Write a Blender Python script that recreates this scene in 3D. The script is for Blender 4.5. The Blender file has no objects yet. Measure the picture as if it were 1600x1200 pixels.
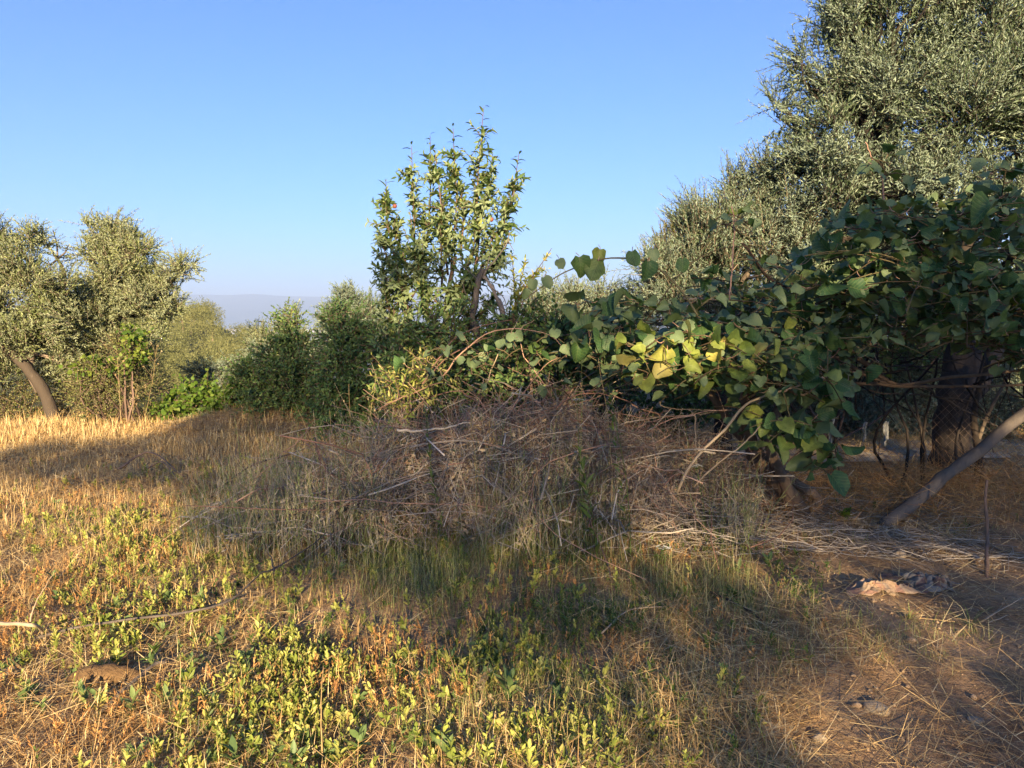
import bpy, math, random
import numpy as np
from mathutils import Matrix, Vector

rng = np.random.default_rng(11)
random.seed(11)
sc = bpy.context.scene
col = sc.collection

# ------------------------------------------------------------------ camera
FPX, CX, CY, HOR = 1202.0, 800.0, 600.0, 495.0      # photo pixels (1600 x 1200)
CAM_H = 1.6
PITCH = math.atan((CY - HOR) / FPX)
cam = bpy.data.cameras.new('camera')
cam.sensor_fit = 'HORIZONTAL'
cam.sensor_width = 36.0
cam.lens = 36.0 * FPX / 1600.0
cam.clip_start = 0.05
cam.clip_end = 90000
camo = bpy.data.objects.new('camera', cam)
camo.location = (0, 0, CAM_H)
camo.rotation_euler = (math.pi / 2 - PITCH, 0, 0)
col.objects.link(camo)
sc.camera = camo

# ------------------------------------------------------------------ light
SUN_EL = math.radians(14.0)
SUN_AZ = math.radians(-2.6)        # direction the light travels, from +Y towards +X
LDIR = np.array([math.sin(SUN_AZ) * math.cos(SUN_EL), math.cos(SUN_AZ) * math.cos(SUN_EL), -math.sin(SUN_EL)])
world = bpy.data.worlds.new('World')
sc.world = world
world.use_nodes = True
wn = world.node_tree.nodes
wl = world.node_tree.links
bg = wn['Background']
sky = wn.new('ShaderNodeTexSky')
sky.sky_type = 'NISHITA'
sky.sun_disc = False
sky.sun_elevation = SUN_EL
sky.sun_rotation = math.pi + SUN_AZ
sky.altitude = 150
sky.air_density = 1.0
sky.dust_density = 0.4
sky.ozone_density = 5.0
tint = wn.new('ShaderNodeMix')            # white balance of the camera, even over the whole sky
tint.data_type = 'RGBA'
tint.blend_type = 'MULTIPLY'
tint.inputs[0].default_value = 1.0
tint.inputs[7].default_value = (0.50, 0.73, 1.06, 1)
wl.new(sky.outputs[0], tint.inputs[6])
wl.new(tint.outputs[2], bg.inputs[0])
bg.inputs[1].default_value = 0.0505
sun = bpy.data.lights.new('sun', 'SUN')
sun.energy = 5.0
sun.angle = math.radians(0.53)
sun.color = (1.0, 0.76, 0.45)
suno = bpy.data.objects.new('sun', sun)
suno.rotation_euler = Vector(LDIR).to_track_quat('-Z', 'Y').to_euler()
suno.location = (0, -30, 20)
col.objects.link(suno)
vs = sc.view_settings
vs.view_transform = 'Standard'
vs.look = 'None'
vs.exposure = 2.27
vs.gamma = 1.0
sc.cycles.use_denoising = True
sc.cycles.max_bounces = 5
sc.cycles.diffuse_bounces = 4
sc.cycles.glossy_bounces = 2
sc.cycles.transmission_bounces = 4
sc.cycles.volume_bounces = 1
sc.cycles.caustics_reflective = False
sc.cycles.caustics_refractive = False

# ------------------------------------------------------------------ helpers
CP, SP = math.cos(PITCH), math.sin(PITCH)


def px(x, y, Z):
    """photo pixel seen at forward distance Z metres"""
    u = (x - CX) / FPX
    v = (CY - y) / FPX
    t = Z / (CP + v * SP)
    return np.array([u * t, Z, CAM_H + t * (-SP + v * CP)])


def gpx(x, y):
    """photo pixel on flat ground"""
    u = (x - CX) / FPX
    v = (CY - y) / FPX
    t = CAM_H / (SP - v * CP)
    return np.array([u * t, t * (CP + v * SP), 0.0])


def proj(P):
    P = np.asarray(P, float)
    d = P - np.array([0, 0, CAM_H])
    f = d[..., 1] * CP - d[..., 2] * SP
    v = d[..., 1] * SP + d[..., 2] * CP
    return CX + FPX * d[..., 0] / f, CY - FPX * v / f


def unit(a):
    a = np.asarray(a, float)
    return a / np.maximum(np.linalg.norm(a, axis=-1, keepdims=True), 1e-9)


def sstep(x, a, b):
    t = np.clip((x - a) / (b - a), 0, 1)
    return t * t * (3 - 2 * t)


def vnoise(x, y, seed=0):
    """cheap smooth value noise, about -1..1"""
    xi = np.floor(x).astype(np.int64)
    yi = np.floor(y).astype(np.int64)
    fx, fy = x - xi, y - yi
    fx = fx * fx * (3 - 2 * fx)
    fy = fy * fy * (3 - 2 * fy)

    def h(i, j):
        n = (i * 374761393 + j * 668265263 + seed * 974711) & 0x7fffffff
        n = ((n ^ (n >> 13)) * 1274126177) & 0x7fffffff
        return ((n ^ (n >> 16)) & 0xffff) / 32767.5 - 1
    return (h(xi, yi) * (1 - fx) + h(xi + 1, yi) * fx) * (1 - fy) + (h(xi, yi + 1) * (1 - fx) + h(xi + 1, yi + 1) * fx) * fy


MOUND = gpx(385, 684)
MOUND[1] += 0.9


def gh(x, y):
    """terrain height"""
    x = np.asarray(x, float)
    y = np.asarray(y, float)
    r = np.hypot(x, y)
    near = 0.03 * vnoise(x * 1.1, y * 1.1, 1) + 0.018 * vnoise(x * 3.3, y * 3.3, 2) + 0.008 * vnoise(x * 9, y * 9, 5)
    near = near * sstep(60 - r, 0, 30)
    # soft hay mound, earth bank by the rags
    near = near + 0.30 * np.exp(-(((x - MOUND[0]) / 0.9) ** 2 + ((y - MOUND[1]) / 0.6) ** 2))
    near = near + 0.10 * np.exp(-(((x - 1.75) / 0.45) ** 2 + ((y - 3.9) / 0.7) ** 2))
    near = near + 0.14 * np.exp(-(((x - 3.6) / 1.5) ** 2 + ((y - 6.3) / 0.55) ** 2))
    # terrace edge, slope, plain
    d = np.maximum(y - 13.0 - 34 * sstep(x, -2.0, 2.5) * sstep(y, 0, 10), 0)
    drop = -150 * (1 - np.exp(-d / 620.0)) - 1.2 * sstep(d, 0, 5)
    # hill on the left
    k = -x / np.maximum(y, 1)
    w = sstep(k, .17, .40) * sstep(y, 16, 40) * sstep(-y, -420, -190)
    land = -5.5 + 5.6 * sstep(y, 60, 135) + 5 * sstep(k, .45, .8) * sstep(y, 60, 150)
    hill = (land - drop) * w
    far = sstep(r, 800, 5000) * 6 * vnoise(x / 900, y / 900, 7)
    return near + drop + hill + far


def g3(x, y):
    return np.array([x, y, float(gh(x, y))])


def gp(xp, yp):
    g = gpx(xp, yp)
    return g3(g[0], g[1])


class MB:
    """collects vertex/face chunks and links them as one mesh"""

    def __init__(s):
        s.v, s.f, s.a, s.uv, s.n = [], [], [], [], 0

    def add(s, V, F, A=None, UV=None):
        V = np.asarray(V, np.float32).reshape(-1, 3)
        F = np.asarray(F, np.int64)
        s.v.append(V)
        s.f.append(F + s.n)
        s.a.append(np.zeros(len(V), np.float32) if A is None else np.broadcast_to(np.asarray(A, np.float32), (len(V),)))
        s.uv.append(np.zeros((len(V), 2), np.float32) if UV is None else np.asarray(UV, np.float32))
        s.n += len(V)
        return s

    def mesh(s, name, smooth=False):
        V = np.concatenate(s.v)
        me = bpy.data.meshes.new(name)
        me.vertices.add(len(V))
        me.vertices.foreach_set('co', V.ravel())
        lv = np.concatenate([f.ravel() for f in s.f]).astype(np.int32)
        tot = np.concatenate([np.full(len(f), f.shape[1], np.int32) for f in s.f])
        st = np.concatenate([[0], np.cumsum(tot)[:-1]]).astype(np.int32)
        me.loops.add(len(lv))
        me.loops.foreach_set('vertex_index', lv)
        me.polygons.add(len(tot))
        me.polygons.foreach_set('loop_start', st)
        me.polygons.foreach_set('loop_total', tot)
        if smooth:
            me.polygons.foreach_set('use_smooth', np.ones(len(tot), bool))
        at = me.attributes.new('v', 'FLOAT', 'POINT')
        at.data.foreach_set('value', np.concatenate(s.a).astype(np.float32))
        uv = me.uv_layers.new(name='UVMap')
        UV = np.concatenate(s.uv)
        uv.data.foreach_set('uv', UV[lv].astype(np.float32).ravel())
        me.update(calc_edges=True)
        return me

    def obj(s, name, mat, parent=None, smooth=False):
        return mkobj(name, s.mesh(name, smooth), mat, parent)


def mkobj(name, me, mat, parent=None):
    if mat is not None and len(me.materials) == 0:
        me.materials.append(mat)
    o = bpy.data.objects.new(name, me)
    col.objects.link(o)
    if parent is not None:
        o.parent = parent
        if parent.parent is None:
            o.matrix_parent_inverse = Matrix.Translation(-parent.location)
    return o


def tag(o, label=None, cat=None, group=None, kind=None):
    if label:
        o['label'] = label
    if cat:
        o['category'] = cat
    if group:
        o['group'] = group
    if kind:
        o['kind'] = kind
    return o


def thing(name, loc, label, cat, group=None):
    o = bpy.data.objects.new(name, None)
    o.empty_display_size = 0.2
    o.location = Vector([float(c) for c in loc])
    col.objects.link(o)
    return tag(o, label, cat, group)


# leaf / blade templates: columns (across, along, normal)
T_NARROW = (np.array([[0, 0, 0], [-.5, .45, .05], [0, 1, -.06], [.5, .45, .05]]), np.array([[0, 2, 1], [0, 3, 2]]))
T_DIAMOND = (np.array([[0, 0, 0], [-.5, .5, .08], [-.28, .85, .04], [0, 1, -.06], [.28, .85, .04], [.5, .5, .08]]), np.array([[0, 3, 2], [0, 2, 1], [0, 4, 3], [0, 5, 4]]))
T_BLADE = (np.array([[-.5, 0, 0], [.5, 0, 0], [-.4, .5, .0], [.4, .5, .0], [0, 1, -.22]]), np.array([[0, 1, 3], [0, 3, 2], [2, 3, 4]]))
T_STRAW = (np.array([[-.5, 0, 0], [.5, 0, 0], [-.3, 1, .04], [.3, 1, .04]]), np.array([[0, 1, 3], [0, 3, 2]]))
T_OVATE = (np.array([[0, 0, 0], [-.42, .28, .05], [-.4, .62, .03], [0, 1, -.12], [.4, .62, .03], [.42, .28, .05], [0, .5, -.02]]),
           np.array([[0, 6, 1], [1, 6, 2], [2, 6, 3], [3, 6, 4], [4, 6, 5], [5, 6, 0]]))
T_PEACH = (np.array([[0, 0, 0], [-.38, .2, .05], [-.5, .48, .02], [-.3, .78, -.10], [0, 1, -.26], [.3, .78, -.10], [.5, .48, .02], [.38, .2, .05],
                     [0, .2, .0], [0, .48, -.03], [0, .78, -.15]]),
           np.array([[0, 8, 1], [1, 8, 9], [1, 9, 2], [2, 9, 10], [2, 10, 3], [3, 10, 4], [0, 7, 8], [7, 9, 8], [7, 6, 9], [6, 10, 9], [6, 5, 10], [5, 4, 10]]))


def frames(D, N):
    D = unit(D)
    S = np.cross(N, D)
    bad = np.linalg.norm(S, axis=1) < 1e-4
    S[bad] = np.cross(np.array([.3, .5, .8]), D[bad])
    S = unit(S)
    return D, S, np.cross(D, S)


def scatter(mb, T, P, D, N, L, W, A=None, curl=None):
    tv, tf = T
    n, k = len(P), len(tv)
    if n == 0:
        return
    D, S, N = frames(D, N)
    L = np.broadcast_to(L, (n,))
    W = np.broadcast_to(W, (n,))
    cu = np.ones(n) if curl is None else curl
    V = (P[:, None, :] + tv[None, :, 0, None] * (W[:, None] * S)[:, None, :].reshape(n, 1, 3)
         + tv[None, :, 1, None] * (L[:, None] * D).reshape(n, 1, 3) + tv[None, :, 2, None] * ((L * cu)[:, None] * N).reshape(n, 1, 3))
    F = (tf[None] + (np.arange(n) * k)[:, None, None]).reshape(-1, tf.shape[1])
    if A is None:
        A = rng.random(n)
    UV = np.tile(tv[:, :2] + [0.5, 0], (n, 1))
    mb.add(V.reshape(-1, 3), F, np.repeat(A, k), UV)


def tubes(mb, paths, radii, sides=4, A=None, cap=True):
    """paths (K,n,3), radii (K,n)"""
    paths = np.asarray(paths, float)
    if paths.ndim == 2:
        paths = paths[None]
    radii = np.asarray(radii, float)
    K, n, _ = paths.shape
    radii = np.broadcast_to(radii, (K, n))
    tan = np.gradient(paths, axis=1)
    tan = unit(tan)
    ref = np.where(np.abs(tan[:, :1, 2:3]) > 0.9, np.array([1., 0, 0]), np.array([0, 0, 1.]))
    e1 = unit(np.cross(tan, np.broadcast_to(ref, tan.shape)))
    for i in range(1, n):      # keep the frame from flipping
        e1[:, i] = unit(e1[:, i - 1] - tan[:, i] * np.sum(e1[:, i - 1] * tan[:, i], axis=1, keepdims=True))
    e2 = np.cross(tan, e1)
    ang = np.arange(sides) * 2 * math.pi / sides
    ring = (e1[:, :, None, :] * np.cos(ang)[None, None, :, None] + e2[:, :, None, :] * np.sin(ang)[None, None, :, None])
    V = paths[:, :, None, :] + ring * radii[:, :, None, None]
    idx = np.arange(K * n * sides).reshape(K, n, sides)
    a = idx[:, :-1]
    b = idx[:, 1:]
    F = np.stack([a, np.roll(a, -1, 2), np.roll(b, -1, 2), b], -1).reshape(-1, 4)
    if A is None:
        A = rng.random(K)
    AA = np.repeat(np.broadcast_to(A, (K,)), n * sides)
    lens = np.concatenate([np.zeros((K, 1)), np.cumsum(np.linalg.norm(np.diff(paths, axis=1), axis=2), axis=1)], 1)
    UV = np.stack([np.broadcast_to(ang / 6.2832, (K, n, sides)), np.broadcast_to(lens[:, :, None], (K, n, sides))], -1).reshape(-1, 2)
    base = mb.n
    mb.add(V.reshape(-1, 3), F, AA, UV)
    if cap:
        cf = np.concatenate([idx[:, 0, ::-1], idx[:, -1]], 0)
        mb.f.append(cf + base)


def curve(pts, n=10):
    """Catmull-Rom through pts, resampled"""
    p = np.asarray(pts, float)
    if len(p) == 2:
        t = np.linspace(0, 1, n)[:, None]
        return p[0] * (1 - t) + p[1] * t
    q = np.vstack([2 * p[0] - p[1], p, 2 * p[-1] - p[-2]])
    out = []
    for s in np.linspace(0, len(p) - 1 - 1e-6, n):
        i = int(s)
        t = s - i
        a, b, c, d = q[i], q[i + 1], q[i + 2], q[i + 3]
        out.append(.5 * (2 * b + (c - a) * t + (2 * a - 5 * b + 4 * c - d) * t * t + (3 * b - a - 3 * c + d) * t ** 3))
    return np.array(out)


def wob(path, amp, seed=None):
    p = path.copy()
    n = len(p)
    w = np.cumsum(rng.normal(0, 1, (n, 3)), axis=0)
    w -= np.linspace(0, 1, n)[:, None] * w[-1]
    p[1:-1] += w[1:-1] * amp / max(1, n ** .5)
    return p


def limb(mb, pts, r0, r1, sides=8, n=12, amp=0.0, A=None, knob=0.0):
    p = curve(pts, n)
    if amp:
        p = wob(p, amp)
    r = np.linspace(r0, r1, n)
    if knob:
        r = r * (1 + knob * rng.normal(0, 1, n))
    tubes(mb, p[None], r[None], sides, A)
    return p


def shoots(P, D, L, n, leafL, leafW, ang=0.7, droop=0.15, t0=0.05, jit=0.25, tip=0.6, up=0.3):
    """leaves along S shoots; returns leaf arrays and stem paths"""
    P = np.asarray(P, float)
    D = unit(D)
    S = len(P)
    L = np.broadcast_to(L, (S,))
    t = np.linspace(t0, 1, n)[None, :] + rng.uniform(-.4, .4, (S, n)) / n
    dn = np.array([0, 0, -1.])
    ax = P[:, None] + D[:, None] * (L[:, None] * t)[..., None] + dn * (droop * L[:, None] * t ** 2)[..., None]
    tan = unit(D[:, None] + dn * (2 * droop * t)[..., None])
    ref = np.where(np.abs(tan[..., 2:3]) > .9, np.array([1., 0, 0]), np.array([0, 0, 1.]))
    e1 = unit(np.cross(tan, ref))
    e2 = np.cross(tan, e1)
    phi = rng.uniform(0, 6.28, (S, 1)) + np.arange(n)[None] * 2.4 + rng.normal(0, .3, (S, n))
    rad = e1 * np.cos(phi)[..., None] + e2 * np.sin(phi)[..., None]
    a = ang * (1 - (1 - tip) * np.clip(t, 0, 1)) * rng.uniform(.75, 1.3, (S, n))
    LD = tan * np.cos(a)[..., None] + rad * np.sin(a)[..., None]
    LD = unit(LD + rng.normal(0, jit, LD.shape))
    LN = tan * np.sin(a)[..., None] - rad * np.cos(a)[..., None]
    LN = LN + np.array([0, 0, up]) + rng.normal(0, jit, LN.shape)
    sz = rng.uniform(.7, 1.15, (S, n)) * (1 - .35 * np.clip(t, 0, 1) ** 3)
    k = S * n
    ts = np.linspace(0, 1, 4)
    stem = P[:, None] + D[:, None] * (L[:, None] * ts[None])[..., None] + dn * (droop * L[:, None] * ts[None] ** 2)[..., None]
    return (ax.reshape(k, 3), LD.reshape(k, 3), LN.reshape(k, 3), (leafL * sz).reshape(k), (leafW * sz).reshape(k)), stem


def blob_shoots(C, R, n, updir=0.5, outw=0.8, noise=0.5, inner=0.35, spray=0.0):
    """n shoot bases/directions spread over ellipsoid blobs C (B,3), R (B,3)"""
    C = np.asarray(C, float)
    R = np.asarray(R, float)
    w = (R[:, 0] * R[:, 2]) ** 1.0
    b = rng.choice(len(C), n, p=w / w.sum())
    u = unit(rng.normal(0, 1, (n, 3)))
    rr = (inner + (1 - inner) * rng.random(n) ** .6)
    P = C[b] + u * R[b] * rr[:, None]
    bd = unit(rng.normal(0, 1, (len(C), 3)) + [0, 0, .5])
    D = unit(u * outw + np.array([0, 0, updir]) + rng.normal(0, noise, (n, 3)) + bd[b] * spray)
    return P, D


def subblobs(C, R, k, spread=.75, size=.5):
    cc, rr = [], []
    for c, r in zip(C, R):
        for i in range(k):
            u = unit(rng.normal(0, 1, 3)) * rng.random() ** .5
            cc.append(c + u * r * spread)
            rr.append(r * size * rng.uniform(.7, 1.25))
    return np.array(cc), np.array(rr)


# ------------------------------------------------------------------ materials
def newmat(name):
    m = bpy.data.materials.new(name)
    m.use_nodes = True
    nt = m.node_tree
    nt.nodes.clear()
    out = nt.nodes.new('ShaderNodeOutputMaterial')
    return m, nt, out


def ramp(nt, cols):
    r = nt.nodes.new('ShaderNodeValToRGB')
    el = r.color_ramp.elements
    while len(el) < len(cols):
        el.new(0.5)
    for e, (p, c) in zip(el, cols):
        e.position = p
        e.color = (*c, 1)
    return r


def math_node(nt, op, a, b=None):
    m = nt.nodes.new('ShaderNodeMath')
    m.operation = op
    for i, q in enumerate((a, b)):
        if q is None:
            continue
        if isinstance(q, (int, float)):
            m.inputs[i].default_value = q
        else:
            nt.links.new(q, m.inputs[i])
    return m.outputs[0]


def mixrgb(nt, mode, fac, a, b):
    m = nt.nodes.new('ShaderNodeMix')
    m.data_type = 'RGBA'
    m.blend_type = mode
    for i, q in ((0, fac), (6, a), (7, b)):
        if isinstance(q, (int, float)):
            m.inputs[i].default_value = q
        elif isinstance(q, tuple):
            m.inputs[i].default_value = (*q, 1)
        else:
            nt.links.new(q, m.inputs[i])
    return m.outputs[2]


def leafmat(name, cols, back=None, trans=0.3, rough=0.5, spec=0.3, veins=False, patch=0.0):
    m, nt, out = newmat(name)
    at = nt.nodes.new('ShaderNodeAttribute')
    at.attribute_name = 'v'
    oi = nt.nodes.new('ShaderNodeObjectInfo')
    v = math_node(nt, 'FRACT', math_node(nt, 'ADD', at.outputs['Fac'], oi.outputs['Random']))
    r = ramp(nt, cols)
    nt.links.new(v, r.inputs[0])
    c = r.outputs[0]
    geo = nt.nodes.new('ShaderNodeNewGeometry')
    nz = nt.nodes.new('ShaderNodeTexNoise')
    nz.inputs['Scale'].default_value = 25
    nt.links.new(geo.outputs['Position'], nz.inputs['Vector'])
    rr = ramp(nt, [(0.3, (.72, .72, .72)), (0.7, (1.2, 1.2, 1.15))])
    nt.links.new(nz.outputs[0], rr.inputs[0])
    c = mixrgb(nt, 'MULTIPLY', 1.0, c, rr.outputs[0])
    bump = None
    if veins:
        uv = nt.nodes.new('ShaderNodeUVMap')
        sx = nt.nodes.new('ShaderNodeSeparateXYZ')
        nt.links.new(uv.outputs[0], sx.inputs[0])
        ax = math_node(nt, 'ABSOLUTE', math_node(nt, 'SUBTRACT', sx.outputs[0], 0.5))
        # side veins: along - 0.7*|across| , repeated
        s = math_node(nt, 'SUBTRACT', sx.outputs[1], math_node(nt, 'MULTIPLY', ax, 0.75))
        w = math_node(nt, 'ABSOLUTE', math_node(nt, 'SUBTRACT', math_node(nt, 'FRACT', math_node(nt, 'MULTIPLY', s, 6.5)), 0.5))
        side = math_node(nt, 'LESS_THAN', w, 0.05)
        mid = math_node(nt, 'LESS_THAN', ax, 0.012)
        vv = math_node(nt, 'MAXIMUM', mid, side)
        c = mixrgb(nt, 'MIX', math_node(nt, 'MULTIPLY', vv, 0.35), c, (.30, .34, .12))
        b = nt.nodes.new('ShaderNodeBump')
        b.inputs['Strength'].default_value = 0.35
        b.inputs['Distance'].default_value = 0.004
        nt.links.new(w, b.inputs['Height'])
        bump = b.outputs[0]
    if back is not None:
        c2 = mixrgb(nt, 'MIX', geo.outputs['Backfacing'], c, back)
    else:
        c2 = c
    pr = nt.nodes.new('ShaderNodeBsdfPrincipled')
    nt.links.new(c2, pr.inputs['Base Color'])
    pr.inputs['Roughness'].default_value = rough
    pr.inputs['Specular IOR Level'].default_value = spec
    if bump is not None:
        nt.links.new(bump, pr.inputs['Normal'])
    if trans > 0:
        tr = nt.nodes.new('ShaderNodeBsdfTranslucent')
        nt.links.new(mixrgb(nt, 'MULTIPLY', 1.0, c, (1.3, 1.25, .55)), tr.inputs[0])
        ms = nt.nodes.new('ShaderNodeMixShader')
        ms.inputs[0].default_value = trans
        nt.links.new(pr.outputs[0], ms.inputs[1])
        nt.links.new(tr.outputs[0], ms.inputs[2])
        nt.links.new(ms.outputs[0], out.inputs[0])
    else:
        nt.links.new(pr.outputs[0], out.inputs[0])
    return m


def barkmat(name, c1, c2, scale=18, bump=0.6, rough=0.9, stretch=0.25):
    m, nt, out = newmat(name)
    tc = nt.nodes.new('ShaderNodeTexCoord')
    mp = nt.nodes.new('ShaderNodeMapping')
    mp.inputs['Scale'].default_value = (1, 1, stretch)
    nt.links.new(tc.outputs['Object'], mp.inputs[0])
    n1 = nt.nodes.new('ShaderNodeTexNoise')
    n1.inputs['Scale'].default_value = scale
    n1.inputs['Detail'].default_value = 6
    n1.inputs['Roughness'].default_value = .7
    nt.links.new(mp.outputs[0], n1.inputs['Vector'])
    at = nt.nodes.new('ShaderNodeAttribute')
    at.attribute_name = 'v'
    oi = nt.nodes.new('ShaderNodeObjectInfo')
    v = math_node(nt, 'FRACT', math_node(nt, 'ADD', at.outputs['Fac'], oi.outputs['Random']))
    f = math_node(nt, 'ADD', math_node(nt, 'MULTIPLY', n1.outputs[0], .8), math_node(nt, 'SUBTRACT', math_node(nt, 'MULTIPLY', v, .6), .25))
    r = ramp(nt, [(0.25, c1), (0.75, c2)])
    nt.links.new(f, r.inputs[0])
    pr = nt.nodes.new('ShaderNodeBsdfPrincipled')
    nt.links.new(r.outputs[0], pr.inputs['Base Color'])
    pr.inputs['Roughness'].default_value = rough
    pr.inputs['Specular IOR Level'].default_value = .2
    b = nt.nodes.new('ShaderNodeBump')
    b.inputs['Strength'].default_value = bump
    b.inputs['Distance'].default_value = .02
    nt.links.new(n1.outputs[0], b.inputs['Height'])
    nt.links.new(b.outputs[0], pr.inputs['Normal'])
    nt.links.new(pr.outputs[0], out.inputs[0])
    return m


M = {}
M['olive'] = leafmat('olive_leaf', [(0, (.07, .105, .055)), (.45, (.115, .165, .095)), (.8, (.185, .24, .155)), (1, (.30, .345, .245))], back=(.23, .295, .22), trans=.18, rough=.5, spec=.3)
M['olive_gold'] = leafmat('olive_leaf_pale', [(0, (.105, .14, .05)), (.5, (.20, .24, .095)), (1, (.35, .385, .185))], back=(.29, .33, .20), trans=.22, rough=.5, spec=.3)
M['far_olive'] = leafmat('distant_olive_leaf', [(0, (.09, .105, .04)), (.5, (.16, .17, .065)), (1, (.26, .26, .11))], trans=.15, rough=.7)
M['peach'] = leafmat('fruit_tree_leaf', [(0, (.07, .125, .045)), (.6, (.125, .195, .07)), (.93, (.21, .27, .09)), (1, (.38, .40, .10))], back=(.22, .28, .14), trans=.3, rough=.45)
M['shrub'] = leafmat('shrub_leaf', [(0, (.055, .11, .04)), (.6, (.095, .17, .06)), (.9, (.16, .24, .075)), (1, (.25, .31, .09))], trans=.3)
M['vine'] = leafmat('grape_leaf', [(0, (.06, .12, .02)), (.6, (.11, .19, .03)), (1, (.22, .27, .05))], trans=.4)
M['evergreen'] = leafmat('evergreen_leaf', [(0, (.075, .10, .035)), (.6, (.15, .17, .06)), (1, (.25, .25, .09))], trans=.2)
M['kiwi'] = leafmat('kiwi_leaf', [(0, (.035, .09, .035)), (.5, (.06, .13, .045)), (.8, (.11, .18, .05)), (1, (.23, .27, .06))], back=(.15, .21, .10), trans=.25, rough=.5, spec=.3, veins=True)
M['kiwi_yellow'] = leafmat('kiwi_leaf_yellow_sunlit', [(0, (.16, .24, .05)), (.5, (.30, .36, .08)), (1, (.46, .42, .11))], back=(.42, .38, .13), trans=.35, rough=.55, veins=True)  # naturally pale leaves; the yellow also holds sunlight put into the colour
M['grass'] = leafmat('grass_blade', [(0, (.12, .16, .04)), (.45, (.21, .25, .075)), (.72, (.32, .33, .13)), (1, (.55, .48, .26))], trans=.3)
M['forb'] = leafmat('forb_leaf', [(0, (.16, .21, .04)), (.5, (.28, .33, .07)), (.85, (.42, .42, .12)), (1, (.50, .43, .16))], trans=.3)
M['broad'] = leafmat('broad_weed_leaf', [(0, (.10, .16, .06)), (.6, (.18, .25, .09)), (1, (.34, .37, .13))], trans=.3)
M['redforb'] = leafmat('dry_forb_leaf', [(0, (.26, .12, .045)), (.5, (.48, .25, .10)), (1, (.60, .38, .16))], trans=.2)
M['straw'] = leafmat('dry_straw', [(0, (.28, .16, .065)), (.35, (.48, .31, .13)), (.75, (.62, .44, .20)), (1, (.74, .60, .34))], trans=.12, rough=.6)
M['haystraw'] = leafmat('hay', [(0, (.28, .20, .12)), (.5, (.42, .32, .20)), (1, (.55, .44, .29))], trans=.1, rough=.7)
M['weedgreen'] = leafmat('weed_leaf', [(0, (.07, .12, .03)), (.6, (.13, .19, .05)), (1, (.24, .27, .09))], trans=.3)
M['weeddry'] = leafmat('weed_dry', [(0, (.28, .19, .09)), (.6, (.42, .31, .16)), (1, (.55, .45, .27))], trans=.15)
M['stalks'] = leafmat('mixed_stalks', [(0, (.17, .22, .07)), (.4, (.28, .32, .13)), (.55, (.38, .31, .20)), (.8, (.46, .38, .26)), (1, (.58, .50, .36))], trans=.15)
M['white'] = leafmat('white_flower', [(0, (.72, .72, .66)), (1, (.82, .82, .78))], trans=.2)
M['bark_olive'] = barkmat('olive_bark', (.045, .035, .028), (.22, .17, .12))
M['bark_shaded'] = barkmat('olive_bark_shaded', (.018, .014, .012), (.075, .06, .05))  # darker copy of the olive bark, shade around the trunk put into its colour
M['bark_warm'] = barkmat('olive_bark_warm', (.07, .055, .042), (.30, .235, .18), 14, 1.0)
M['bark_fruit'] = barkmat('fruit_bark', (.06, .04, .03), (.19, .13, .10), 25)
M['bark_kiwi'] = barkmat('kiwi_bark', (.07, .045, .03), (.22, .15, .10), 22)
M['deadwood'] = barkmat('dead_wood', (.09, .075, .065), (.26, .22, .19), 20)
M['poleskin'] = barkmat('pole_bark', (.035, .03, .027), (.13, .11, .095), 12, 1.0)
M['twig'] = barkmat('dry_twig', (.25, .21, .17), (.60, .52, .42), 30, .3)
M['redtwig'] = barkmat('red_cane', (.22, .12, .085), (.50, .32, .23), 30, .3)
M['greencane'] = barkmat('green_cane', (.07, .05, .03), (.16, .14, .07), 30, .3)
M['palestick'] = barkmat('pale_stick', (.22, .16, .10), (.46, .37, .26), 25, .4)
M['wire'] = barkmat('rusty_wire', (.09, .06, .045), (.18, .13, .10), 60, .2, .6)


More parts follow.
